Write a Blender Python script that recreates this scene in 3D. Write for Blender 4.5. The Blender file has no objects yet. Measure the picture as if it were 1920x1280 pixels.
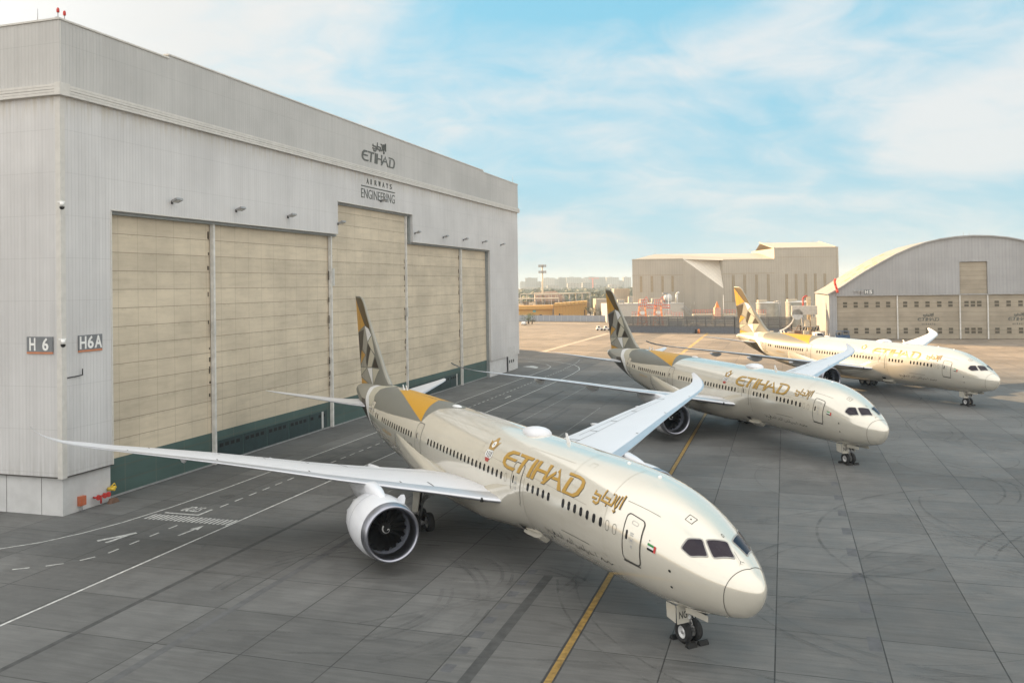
import bpy, bmesh, math, random, bisect
from mathutils import Vector, Matrix
from mathutils.geometry import tessellate_polygon
S = bpy.context.scene
COL = S.collection
rnd = random.Random(7)
R = math.radians
pi = math.pi

# ------------------------------------------------------------------ camera
HCAM = 17.659
cam = bpy.data.cameras.new("Camera")
cam.sensor_width = 36
cam.lens = 36 * 1616.38 / 1920
cam.shift_y = -(640 - 512.4) / 1920
cam.clip_start = .5
cam.clip_end = 20000
camo = bpy.data.objects.new("Camera", cam)
COL.objects.link(camo)
_t, _r = .014245, .015415
_f = Vector((0, math.cos(_t), math.sin(_t)))
_u = Vector((0, -math.sin(_t), math.cos(_t)))
_x = Vector((1, 0, 0))
rgt = _x * math.cos(_r) - _u * math.sin(_r)
upv = _u * math.cos(_r) + _x * math.sin(_r)
M = Matrix((rgt, upv, -_f)).transposed().to_4x4()
M.translation = (0, 0, HCAM)
camo.matrix_world = M
S.camera = camo

# ------------------------------------------------------------------ sun and sky
SUN_AZ = R(129.0)          # direction towards the sun, angle from +X
SUN_EL = R(19.5)
EXPOSURE = 1.68
CLOUD_OFF = (0.3, 5.2, 0)
SUN_STRENGTH = 4.6
SKY_STRENGTH = .08
sd = Vector((math.cos(SUN_EL) * math.cos(SUN_AZ), math.cos(SUN_EL) * math.sin(SUN_AZ), math.sin(SUN_EL)))
sun = bpy.data.lights.new("Sun", 'SUN')
sun.energy = SUN_STRENGTH
sun.angle = R(.53)
sun.color = (1, .67, .34)
suno = bpy.data.objects.new("Sun", sun)
COL.objects.link(suno)
suno.rotation_euler = (-sd).to_track_quat('-Z', 'Y').to_euler()
S.view_settings.view_transform = 'Standard'
S.view_settings.look = 'None'
S.view_settings.exposure = EXPOSURE
S.view_settings.gamma = 1
S.render.engine = 'CYCLES'
S.cycles.max_bounces = 6
S.cycles.diffuse_bounces = 3
S.cycles.glossy_bounces = 4
S.cycles.transparent_max_bounces = 8
S.cycles.volume_bounces = 0

W = bpy.data.worlds.new("World")
S.world = W
W.use_nodes = True
nt = W.node_tree
nt.nodes.clear()
def N(t, **k):
    n = nt.nodes.new(t)
    for a, b in k.items():
        if a == 'inp':
            for i, v in b.items(): n.inputs[i].default_value = v
        else: setattr(n, a, b)
    return n
def Lk(a, b): nt.links.new(a, b)
def wmath(op, a, b=None, clamp=False):
    n = nt.nodes.new('ShaderNodeMath'); n.operation = op; n.use_clamp = clamp
    for i, x in enumerate((a, b)):
        if x is None: continue
        if isinstance(x, (int, float)): n.inputs[i].default_value = x
        else: nt.links.new(x, n.inputs[i])
    return n.outputs[0]
def wmix(f, a, b):
    n = nt.nodes.new('ShaderNodeMix'); n.data_type = 'RGBA'
    for i, x in ((0, f), (6, a), (7, b)):
        if isinstance(x, (int, float, tuple)): n.inputs[i].default_value = x
        else: nt.links.new(x, n.inputs[i])
    return n.outputs[2]
sky = N('ShaderNodeTexSky', sky_type='NISHITA', sun_disc=False)
sky.sun_elevation = SUN_EL
sky.sun_rotation = pi / 2 - SUN_AZ
sky.air_density = 1.0
sky.dust_density = 1.6
sky.ozone_density = 1.5
tc = N('ShaderNodeTexCoord')
sep = N('ShaderNodeSeparateXYZ'); Lk(tc.outputs['Generated'], sep.inputs[0])
zz = wmath('MAXIMUM', sep.outputs[2], 0.0)
# clouds lie on a high flat layer: project the view direction on it
zden = wmath('ADD', zz, .34)
cx = wmath('DIVIDE', sep.outputs[0], zden)
cy = wmath('DIVIDE', sep.outputs[1], zden)
cmb = N('ShaderNodeCombineXYZ'); Lk(cx, cmb.inputs[0]); Lk(cy, cmb.inputs[1])
mp = N('ShaderNodeMapping'); Lk(cmb.outputs[0], mp.inputs[0])
mp.inputs['Rotation'].default_value = (0, 0, R(-24)); mp.inputs['Scale'].default_value = (1.5, 2.1, 1); mp.inputs['Location'].default_value = CLOUD_OFF
n1 = N('ShaderNodeTexNoise', inp={'Scale': 1.0, 'Detail': 8, 'Roughness': .50, 'Distortion': .55}); Lk(mp.outputs[0], n1.inputs['Vector'])
n2 = N('ShaderNodeTexNoise', inp={'Scale': .42, 'Detail': 2, 'Roughness': .5}); Lk(mp.outputs[0], n2.inputs['Vector'])
n3 = N('ShaderNodeTexNoise', inp={'Scale': 3.4, 'Detail': 6, 'Roughness': .6, 'Distortion': 1.2}); Lk(mp.outputs[0], n3.inputs['Vector'])
cn = wmath('ADD', wmath('ADD', wmath('MULTIPLY', n1.outputs[0], .48), wmath('MULTIPLY', n2.outputs[0], .36)), wmath('MULTIPLY', n3.outputs[0], .16))
# nearer the sun the sky is veiled with brighter haze
sdn = N('ShaderNodeVectorMath', operation='DOT_PRODUCT'); Lk(tc.outputs['Generated'], sdn.inputs[0]); sdn.inputs[1].default_value = sd
sund = wmath('MAXIMUM', sdn.outputs['Value'], 0.0)
glow = wmath('POWER', sund, 5.0)
vd = N('ShaderNodeVectorMath', operation='DOT_PRODUCT'); Lk(tc.outputs['Generated'], vd.inputs[0]); vd.inputs[1].default_value = Vector((.30, .90, .22)).normalized()
awy = N('ShaderNodeMapRange', interpolation_type='SMOOTHSTEP'); Lk(vd.outputs['Value'], awy.inputs[0])
for i_, v_ in zip((1, 2, 3, 4), (.82, .35, 0, 1)): awy.inputs[i_].default_value = v_
away = awy.outputs[0]                                   # bright cloud added overhead and behind, out of view, to fill the shade
cov = wmath('ADD', wmath('ADD', cn, wmath('MULTIPLY', away, .16)), wmath('MULTIPLY', glow, .10))
mr = N('ShaderNodeMapRange', interpolation_type='SMOOTHSTEP'); Lk(cov, mr.inputs[0]); mr.inputs[1].default_value = .43; mr.inputs[2].default_value = .62; mr.inputs[3].default_value = .08; mr.inputs[4].default_value = .95
skyb = wmix(.06, (.62, 2.3, 3.15, 1), sky.outputs[0])
ccol = wmix(glow, (3.35, 3.4, 3.42, 1), (3.5, 3.42, 3.3, 1))
ccol = wmix(away, ccol, (7.2, 7.0, 6.7, 1))
skyc = wmix(mr.outputs[0], skyb, ccol)
# pale band low over the horizon
hz = wmath('POWER', wmath('SUBTRACT', 1.0, zz, True), 7.0)
skyd = wmix(wmath('MULTIPLY', wmath('MULTIPLY', hz, .72), wmath('SUBTRACT', 1.0, away)), skyc, (2.6, 2.95, 3.0, 1))
bg = N('ShaderNodeBackground'); Lk(skyd, bg.inputs[0]); bg.inputs[1].default_value = SKY_STRENGTH
out = N('ShaderNodeOutputWorld'); Lk(bg.outputs[0], out.inputs[0])

# ------------------------------------------------------------------ helpers
def tag(o, label=None, cat=None, group=None, kind=None):
    if label: o['label'] = label
    if cat: o['category'] = cat
    if group: o['group'] = group
    if kind: o['kind'] = kind
    return o
def empty(name, loc=(0, 0, 0), rz=0, parent=None):
    o = bpy.data.objects.new(name, None); COL.objects.link(o)
    o.location = loc; o.rotation_euler = (0, 0, rz); o.empty_display_size = .5
    if parent: o.parent = parent
    return o
def children(o): return [c for c in COL.objects if c.parent == o]
def copy_tree(o, parent=None):
    c = o.copy(); COL.objects.link(c)
    if parent: c.parent = parent
    for ch in list(o.children): copy_tree(ch, c)
    return c
class MB:
    def __init__(s): s.v = []; s.f = []; s.sm = []; s.mi = []; s.n = {}; s.key = {}
    def vert(s, p): s.v.append(tuple(p)); return len(s.v) - 1
    def kv(s, p, n=None):
        k = (round(p[0], 4), round(p[1], 4), round(p[2], 4))
        if k in s.key: return s.key[k]
        i = s.vert(p); s.key[k] = i
        if n: s.n[i] = n
        return i
    def face(s, idx, sm=False, mi=0): s.f.append(tuple(idx)); s.sm.append(sm); s.mi.append(mi)
    def poly(s, pts, sm=False, mi=0): s.face([s.vert(p) for p in pts], sm, mi)
    def box(s, a, b, M=None, mi=0):
        (x0, y0, z0), (x1, y1, z1) = a, b
        x0, x1 = min(x0, x1), max(x0, x1); y0, y1 = min(y0, y1), max(y0, y1); z0, z1 = min(z0, z1), max(z0, z1)
        P = [(x0, y0, z0), (x1, y0, z0), (x1, y1, z0), (x0, y1, z0), (x0, y0, z1), (x1, y0, z1), (x1, y1, z1), (x0, y1, z1)]
        if M is not None: P = [M @ Vector(p) for p in P]
        i = [s.vert(p) for p in P]
        for q in ((0, 3, 2, 1), (4, 5, 6, 7), (0, 1, 5, 4), (1, 2, 6, 5), (2, 3, 7, 6), (3, 0, 4, 7)): s.face([i[k] for k in q], False, mi)
    def rings(s, rs, closed=True, caps=(True, True), sm=True, mi=0, flip=False):
        ids = [[s.vert(p) for p in r] for r in rs]; n = len(rs[0])
        for a, b in zip(ids, ids[1:]):
            for k in range(n if closed else n - 1):
                q = (a[k], a[(k + 1) % n], b[(k + 1) % n], b[k])
                s.face(q[::-1] if flip else q, sm, mi)
        if caps[0]: s.face(ids[0] if flip else ids[0][::-1], False, mi)
        if caps[1]: s.face(ids[-1][::-1] if flip else ids[-1], False, mi)
        return ids
    def tube(s, a, b, r, r2=None, n=10, caps=True, sm=True, mi=0):
        a = Vector(a); b = Vector(b); d = (b - a).normalized(); r2 = r if r2 is None else r2
        x = d.orthogonal().normalized(); y = d.cross(x)
        c = [(math.cos(2 * pi * k / n), math.sin(2 * pi * k / n)) for k in range(n)]
        s.rings([[a + (x * p + y * q) * r for p, q in c], [b + (x * p + y * q) * r2 for p, q in c]], True, (caps, caps), sm, mi)
    def path(s, pts, r, n=8, mi=0):
        pts = [Vector(p) for p in pts]
        for a, b in zip(pts, pts[1:]): s.tube(a, b, r, None, n, True, True, mi)
    def lathe(s, prof, o=(0, 0, 0), ax='x', n=48, sm=True, caps=(False, False), mi=0, squash=None):
        rs = []
        for u, r in prof:
            ring = []
            for k in range(n):
                a = 2 * pi * k / n; c, q = math.cos(a) * r, math.sin(a) * r
                if ax == 'x': p = (o[0] + u, o[1] + c, o[2] + q)
                elif ax == 'y': p = (o[0] - c, o[1] + u, o[2] + q)
                else: p = (o[0] + c, o[1] + q, o[2] + u)
                ring.append(p)
            rs.append(ring)
        s.rings(rs, True, caps, sm, mi)
    def extrude(s, poly, z0, z1, f=lambda x, y, z: (x, y, z), mi=0):
        """poly: 2D outline, extruded along third axis; f maps (u, v, w)"""
        n = len(poly); A = [s.vert(f(x, y, z0)) for x, y in poly]; B = [s.vert(f(x, y, z1)) for x, y in poly]
        for t in tessellate_polygon([[Vector((x, y, 0)) for x, y in poly]]):
            s.face([A[k] for k in t], False, mi); s.face([B[k] for k in t][::-1], False, mi)
        for k in range(n): s.face((A[k], B[k], B[(k + 1) % n], A[(k + 1) % n]), False, mi)
    def build(s, name, mat, parent=None, fix=False, loc=None, rz=None, auto=None):
        me = bpy.data.meshes.new(name); me.from_pydata(s.v, [], s.f)
        mats = mat if isinstance(mat, (list, tuple)) else [mat]
        for m in mats: me.materials.append(m)
        me.polygons.foreach_set('use_smooth', s.sm)
        if len(mats) > 1: me.polygons.foreach_set('material_index', s.mi)
        if fix:
            bm = bmesh.new(); bm.from_mesh(me); bmesh.ops.recalc_face_normals(bm, faces=bm.faces); bm.to_mesh(me); bm.free()
        me.update()
        if False:
            nn = [s.n.get(i, (0, 0, 1)) for i in range(len(s.v))]
            try: me.normals_split_custom_set_from_vertices(nn)
            except Exception: pass
        o = bpy.data.objects.new(name, me); COL.objects.link(o)
        if parent: o.parent = parent
        if loc: o.location = loc
        if rz is not None: o.rotation_euler = (0, 0, rz)
        return o
def clip(poly, ax, val, keep_less):
    o = []
    for i in range(len(poly)):
        a, b = poly[i], poly[(i + 1) % len(poly)]
        ia = (a[ax] <= val) == keep_less or a[ax] == val; ib = (b[ax] <= val) == keep_less or b[ax] == val
        if ia: o.append(a)
        if ia != ib:
            t = (val - a[ax]) / (b[ax] - a[ax]); o.append((a[0] + t * (b[0] - a[0]), a[1] + t * (b[1] - a[1])))
    return o
def split(poly, ax, step):
    out = []; lo = min(p[ax] for p in poly); hi = max(p[ax] for p in poly); k = math.floor(lo / step + 1e-9); cur = poly
    while cur and len(cur) > 2:
        v = (k + 1) * step
        if v >= hi - 1e-9: out.append(cur); break
        c = clip(cur, ax, v, True)
        if len(c) > 2: out.append(c)
        cur = clip(cur, ax, v, False); k += 1
    return out
def patch(mb, poly, surf, off, du=.5, dv=.22, convex=False, mi=0):
    """lay a flat 2D outline on a curved surface, off metres above it"""
    tris = [poly] if convex else [[poly[k] for k in t] for t in tessellate_polygon([[Vector((x, y, 0)) for x, y in poly]])]
    for t in tris:
        for a in split(t, 0, du):
            for b in split(a, 1, dv):
                q = []
                for p in b:
                    if not q or abs(q[-1][0] - p[0]) + abs(q[-1][1] - p[1]) > 1e-5: q.append(p)
                if len(q) > 2 and abs(q[0][0] - q[-1][0]) + abs(q[0][1] - q[-1][1]) < 1e-5: q.pop()
                if len(q) < 3: continue
                ids = []
                for p in q:
                    P0 = Vector(surf(p[0], p[1], off)); P1 = Vector(surf(p[0], p[1], off + .05)); ids.append(mb.kv(P0, tuple((P1 - P0).normalized())))
                if len(set(ids)) < 3: continue
                A, B, C = (Vector(mb.v[ids[k]]) for k in (0, 1, 2)); nn = (B - A).cross(C - A)
                if nn.dot(Vector(mb.n[ids[0]])) < 0: ids = ids[::-1]
                mb.face(ids, True, mi)
def stroke(pts, w, closed=False):
    """polyline -> list of quads with mitred corners"""
    n = len(pts); L = []; Rr = []
    for i in range(n):
        p = Vector(pts[i][:2])
        a = Vector(pts[i - 1][:2]) if (i > 0 or closed) else None
        b = Vector(pts[(i + 1) % n][:2]) if (i < n - 1 or closed) else None
        d1 = (p - a).normalized() if a is not None else None; d2 = (b - p).normalized() if b is not None else None
        if d1 is None: d1 = d2
        if d2 is None: d2 = d1
        t = (d1 + d2)
        t = t.normalized() if t.length > 1e-6 else d1
        m = Vector((-t.y, t.x)); k = max(.35, m.dot(Vector((-d1.y, d1.x))))
        L.append(tuple(p + m * w / 2 / k)); Rr.append(tuple(p - m * w / 2 / k))
    q = []
    for i in range(n if closed else n - 1):
        j = (i + 1) % n; q.append([L[i], L[j], Rr[j], Rr[i]])
    return q
def rrect(x0, y0, x1, y1, r, n=5):
    o = []
    for cx, cy, a in ((x1 - r, y1 - r, 0), (x0 + r, y1 - r, 90), (x0 + r, y0 + r, 180), (x1 - r, y0 + r, 270)):
        for k in range(n + 1):
            t = R(a + 90 * k / n); o.append((cx + r * math.cos(t), cy + r * math.sin(t)))
    return o
_tc = {}
def text_polys(txt, size=1, align='LEFT', bold=False):
    """2D triangles of a line of text in the built-in font"""
    cu = bpy.data.curves.new('t', 'FONT'); cu.body = txt; cu.size = size; cu.align_x = align; cu.resolution_u = 3; cu.offset = .02 * size if bold else 0
    ob = bpy.data.objects.new('t', cu); COL.objects.link(ob)
    dg = bpy.context.evaluated_depsgraph_get(); me = bpy.data.meshes.new_from_object(ob.evaluated_get(dg))
    P = [[(me.vertices[i].co.x, me.vertices[i].co.y) for i in p.vertices] for p in me.polygons]
    bpy.data.objects.remove(ob); bpy.data.curves.remove(cu); bpy.data.meshes.remove(me)
    return P
def fit(P, x0, y0, x1, y1, flipx=False):
    xs = [p[0] for q in P for p in q]; ys = [p[1] for q in P for p in q]; a, b, c, d = min(xs), max(xs), min(ys), max(ys)
    return [[(x0 + (p[0] - a) / (b - a) * (x1 - x0), y0 + (p[1] - c) / (d - c) * (y1 - y0)) for p in q] for q in P]

# ------------------------------------------------------------------ materials
class Mat:
    def __init__(s, name, rough=.6, metal=0, coat=0, spec=.5):
        s.m = bpy.data.materials.new(name); s.m.use_nodes = True; s.nt = s.m.node_tree; s.b = s.nt.nodes['Principled BSDF']
        s.b.inputs['Roughness'].default_value = rough; s.b.inputs['Metallic'].default_value = metal; s.b.inputs['Coat Weight'].default_value = coat
        s.b.inputs['Coat Roughness'].default_value = .04; s.b.inputs['Specular IOR Level'].default_value = spec; s._c = None
    def n(s, t, **k):
        n = s.nt.nodes.new(t)
        for a, b in k.items():
            if a == 'inp':
                for i, v in b.items(): n.inputs[i].default_value = v
            else: setattr(n, a, b)
        return n
    def l(s, a, b): s.nt.links.new(a, b)
    def co(s, kind='Object'):
        if s._c is None: s._c = s.n('ShaderNodeTexCoord')
        return s._c.outputs[kind]
    def xyz(s):
        q = s.n('ShaderNodeSeparateXYZ'); s.l(s.co(), q.inputs[0]); return q.outputs
    def mt(s, op, a, b=None, c=None, clamp=False):
        n = s.nt.nodes.new('ShaderNodeMath'); n.operation = op; n.use_clamp = clamp
        for i, x in enumerate((a, b, c)):
            if x is None: continue
            if isinstance(x, (int, float)): n.inputs[i].default_value = x
            else: s.l(x, n.inputs[i])
        return n.outputs[0]
    def mix(s, f, a, b, typ='MIX'):
        n = s.nt.nodes.new('ShaderNodeMix'); n.data_type = 'RGBA'; n.blend_type = typ
        for i, x in ((0, f), (6, a), (7, b)):
            if isinstance(x, tuple): x = x if len(x) == 4 else (*x, 1)
            if isinstance(x, (int, float, tuple)): n.inputs[i].default_value = x
            else: s.l(x, n.inputs[i])
        return n.outputs[2]
    def noise(s, scale, detail=4, rough=.55, vec=None, stretch=None, dist=0):
        t = s.n('ShaderNodeTexNoise', inp={'Scale': scale, 'Detail': detail, 'Roughness': rough, 'Distortion': dist}); v = vec or s.co()
        if stretch:
            m = s.n('ShaderNodeMapping'); s.l(v, m.inputs[0]); m.inputs['Scale'].default_value = stretch; v = m.outputs[0]
        s.l(v, t.inputs['Vector']); return t.outputs[0]
    def ramp(s, x, a, b, lo=0, hi=1, smooth=True):
        n = s.n('ShaderNodeMapRange'); s.l(x, n.inputs[0])
        if smooth: n.interpolation_type = 'SMOOTHSTEP'
        for i, v in zip((1, 2, 3, 4), (a, b, lo, hi)): n.inputs[i].default_value = v
        return n.outputs[0]
    def line(s, x, period, width, phase=0):
        """1 on a line repeated each period"""
        f = s.mt('FRACT', s.mt('DIVIDE', s.mt('ADD', x, phase), period))
        return s.mt('LESS_THAN', f, width / period)
    def color(s, c):
        if isinstance(c, tuple): s.b.inputs['Base Color'].default_value = (*c[:3], 1)
        else: s.l(c, s.b.inputs['Base Color'])
        return s
    def bump(s, h, strength=.3, dist=.02):
        b = s.n('ShaderNodeBump', inp={'Strength': strength, 'Distance': dist}); s.l(h, b.inputs['Height']); s.l(b.outputs[0], s.b.inputs['Normal']); return s
    def rough(s, x): s.l(x, s.b.inputs['Roughness']); return s
def simple(name, c, rough=.6, metal=0, coat=0, var=.12, scale=1.5, spec=.5, stretch=None):
    m = Mat(name, rough, metal, coat, spec)
    k = m.ramp(m.noise(scale, 5, .6, stretch=stretch), .3, .7, 1 - var, 1 + var * .6)
    v = m.n('ShaderNodeVectorMath', operation='SCALE'); v.inputs[0].default_value = c[:3]; m.l(k, v.inputs['Scale']); m.l(v.outputs[0], m.b.inputs['Base Color'])
    return m.m
MT = {}
def paint(name, c, rough=.3, coat=.8, var=.015):
    m = Mat(name, rough, 0, coat, .22 if name.startswith('facet') else .5)
    g = m.noise(.35, 3, .5); k = m.ramp(g, .3, .7, 1 - var, 1 + var)
    v = m.n('ShaderNodeVectorMath', operation='SCALE'); v.inputs[0].default_value = c; m.l(k, v.inputs['Scale']); m.l(v.outputs[0], m.b.inputs['Base Color'])
    return m.m
MT['pearl'] = paint('pearl_beige_paint', (.69, .65, .56), .12, .85, .012)
MT['pearl'].node_tree.nodes['Principled BSDF'].inputs['Metallic'].default_value = .36
MT['pearl'].node_tree.nodes['Principled BSDF'].inputs['Coat IOR'].default_value = 1.45
MT['wing'] = paint('light_grey_wing_paint', (.66, .665, .69), .42, .15)
MT['nacelle'] = paint('white_nacelle_paint', (.66, .67, .70), .3, .4)
MT['gold'] = paint('gold_lettering', (.40, .235, .04), .35, .08)
MT['shadow'] = simple('black_lettering', (.03, .027, .022), .5)
MT['f_gold'] = paint('facet_gold', (.52, .27, .02), .45, .06)
MT['f_olive'] = paint('facet_olive', (.085, .055, .018), .45, .06)
MT['f_dark'] = paint('facet_dark_brown', (.022, .014, .008), .45, .06)
MT['f_grey'] = paint('facet_grey', (.17, .168, .145), .45, .06)
MT['f_mid'] = paint('facet_mid_grey', (.29, .28, .24), .45, .06)
MT['f_light'] = paint('facet_light', (.46, .43, .34), .45, .06)
MT['f_white'] = paint('facet_white', (.70, .70, .70), .45, .06)
MT['metal'] = simple('polished_lip_metal', (.36, .37, .42), .32, 1, var=.06, scale=.8)
MT['slat'] = simple('bare_metal_slat', (.60, .61, .64), .38, .8, var=.05, scale=.6)
MT['glass'] = simple('dark_cockpit_glass', (.012, .006, .014), .08, 0, 0, var=.0, spec=.35)
MT['pane'] = simple('dark_cabin_window', (.010, .010, .011), .15, 0, .0, var=.3, scale=4, spec=.3)
MT['line'] = simple('panel_line_grey', (.055, .05, .045), .6)
MT['joint'] = simple('skin_joint_tone', (.33, .30, .24), .5)
MT['tyre'] = simple('black_rubber_tyre', (.014, .014, .015), .8, var=.3, scale=6)
MT['rim'] = simple('white_wheel_rim', (.6, .6, .6), .4, .2, var=.1, scale=5)
MT['strut'] = simple('gear_strut_grey', (.34, .34, .34), .4, .4, var=.2, scale=4)
MT['darkmetal'] = simple('dark_mechanism', (.03, .03, .032), .5, .4, var=.4, scale=4)
MT['fan'] = simple('dark_fan_blade', (.003, .003, .004), .5, 0, var=.2, spec=.15)
MT['inlet'] = simple('grey_inlet_liner', (.22, .235, .28), .45, .2, var=.1)
MT['black'] = simple('black_void', (.006, .006, .006), .8, var=.2)
MT['white'] = simple('white_paint', (.72, .72, .70), .5, var=.1)
MT['red'] = simple('red_paint', (.45, .03, .025), .5, var=.2)
MT['green'] = simple('flag_green', (.02, .22, .05), .5)
MT['emblem_red'] = simple('emblem_red', (.35, .05, .04), .5)
MT['orange'] = simple('orange_paint', (.70, .22, .05), .6, var=.25)
MT['salmon'] = simple('faded_red_rail', (.62, .16, .12), .6, var=.25)
MT['yellow'] = simple('yellow_paint', (.65, .45, .04), .5, var=.2)
MT['grey'] = simple('mid_grey_metal', (.30, .30, .30), .5, .2, var=.15)
MT['lightgrey'] = simple('light_grey_metal', (.52, .52, .50), .5, .1, var=.12)
MT['blue'] = simple('dark_blue_paint', (.02, .07, .16), .4, var=.2)
MT['concrete_box'] = simple('cream_concrete', (.55, .48, .37), .8, var=.15)
def clad(name, c, period=.5, band=None, rough=.55, stain=.12, metal=0.0, axis=0, streak=.10):
    m = Mat(name, rough, metal); X = m.xyz()
    u = m.mt('ADD', X[0], X[1])
    f = m.mt('FRACT', m.mt('DIVIDE', u, period))
    rib = m.ramp(m.mt('ABSOLUTE', m.mt('SUBTRACT', f, .5)), .30, .44)
    base = m.noise(.10, 5, .55); k = m.ramp(base, .3, .7, 1 - stain, 1 + stain * .5)
    st = m.noise(1.0, 5, .65, stretch=(1.8, 1.8, .05)); k2 = m.ramp(st, .35, .75, 1, 1 - streak)
    v = m.n('ShaderNodeVectorMath', operation='SCALE'); v.inputs[0].default_value = c; m.l(m.mt('MULTIPLY', k, k2), v.inputs['Scale'])
    col = m.mix(m.mt('MULTIPLY', rib, .16), v.outputs[0], tuple(x * .55 for x in c))
    # horizontal laps with screw rows
    lap = m.line(X[2], 3.4, .05); col = m.mix(m.mt('MULTIPLY', lap, .25), col, tuple(x * .45 for x in c))
    if name.startswith('ribbed_grey'):                    # ochre run-off below the cornice, grime at the foot
        dr = m.mt('MULTIPLY', m.ramp(X[2], 31.0, 33.4), m.ramp(m.noise(1.3, 5, .7, stretch=(1.4, 1.4, .12)), .40, .66)); col = m.mix(m.mt('MULTIPLY', dr, .42), col, (.36, .30, .17))
        ft = m.mt('MULTIPLY', m.ramp(X[2], 5.5, 3.0), m.ramp(m.noise(1.1, 5, .7, stretch=(2, 2, .2)), .38, .68)); col = m.mix(m.mt('MULTIPLY', ft, .30), col, (.24, .22, .18))
    m.color(col); m.bump(rib, .28, .04)
    return m.m
MT['clad'] = clad('ribbed_grey_cladding', (.55, .545, .54), .36)
MT['clad_up'] = clad('ribbed_parapet_cladding', (.44, .435, .42), .36)
MT['clad5'] = clad('ribbed_pale_cladding', (.32, .325, .335), .9)
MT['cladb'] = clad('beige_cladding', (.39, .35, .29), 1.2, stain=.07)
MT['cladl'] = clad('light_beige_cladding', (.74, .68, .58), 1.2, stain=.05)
MT['trim'] = simple('cornice_trim', (.53, .515, .48), .5, var=.08)
MT['plinth'] = simple('plinth_panel', (.52, .52, .515), .6, var=.10, scale=.6)
def doorskin(name, c, period, w=.045, vper=None, dirty=.25):
    m = Mat(name, .65); X = m.xyz()
    k = m.ramp(m.noise(.16, 5, .6), .3, .7, 1 - .16, 1.06)
    st = m.noise(.9, 6, .7, stretch=(.25, .25, 2.2)); k2 = m.ramp(st, .4, .75, 1, .86)
    pn = m.n('ShaderNodeTexWhiteNoise', noise_dimensions='1D'); m.l(m.mt('FLOOR', m.mt('DIVIDE', X[2], period)), pn.inputs['W'])
    k3 = m.ramp(pn.outputs[0], 0, 1, .94, 1.04)
    v = m.n('ShaderNodeVectorMath', operation='SCALE'); v.inputs[0].default_value = c; m.l(m.mt('MULTIPLY', m.mt('MULTIPLY', k, k2), k3), v.inputs['Scale'])
    col = v.outputs[0]
    # dirt run-off under each joint
    fz = m.mt('FRACT', m.mt('DIVIDE', X[2], period))
    run = m.mt('MULTIPLY', m.ramp(fz, .80, 1.0), m.ramp(m.noise(1.4, 4, .7, stretch=(1, 1, .15)), .42, .7))
    col = m.mix(m.mt('MULTIPLY', run, dirty), col, (.16, .12, .07))
    col = m.mix(m.mt('MULTIPLY', m.line(X[2], period, w), .6), col, (.10, .075, .05))
    if vper: col = m.mix(m.mt('MULTIPLY', m.line(X[0], vper, .07), .32), col, (.2, .17, .12))
    m.color(col); return m.m
MT['door'] = doorskin('cream_hangar_door', (.56, .485, .365), 1.62, .06, 2.4)
MT['door5'] = doorskin('tan_hangar_door', (.33, .285, .22), 1.32, .07, None, .1)
MT['skirt'] = doorskin('green_door_skirt', (.055, .10, .09), 1.27, .05, 3.9, .05)
MT['skirtdoor'] = simple('dark_green_wicket', (.014, .034, .036), .5, var=.25)

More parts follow.
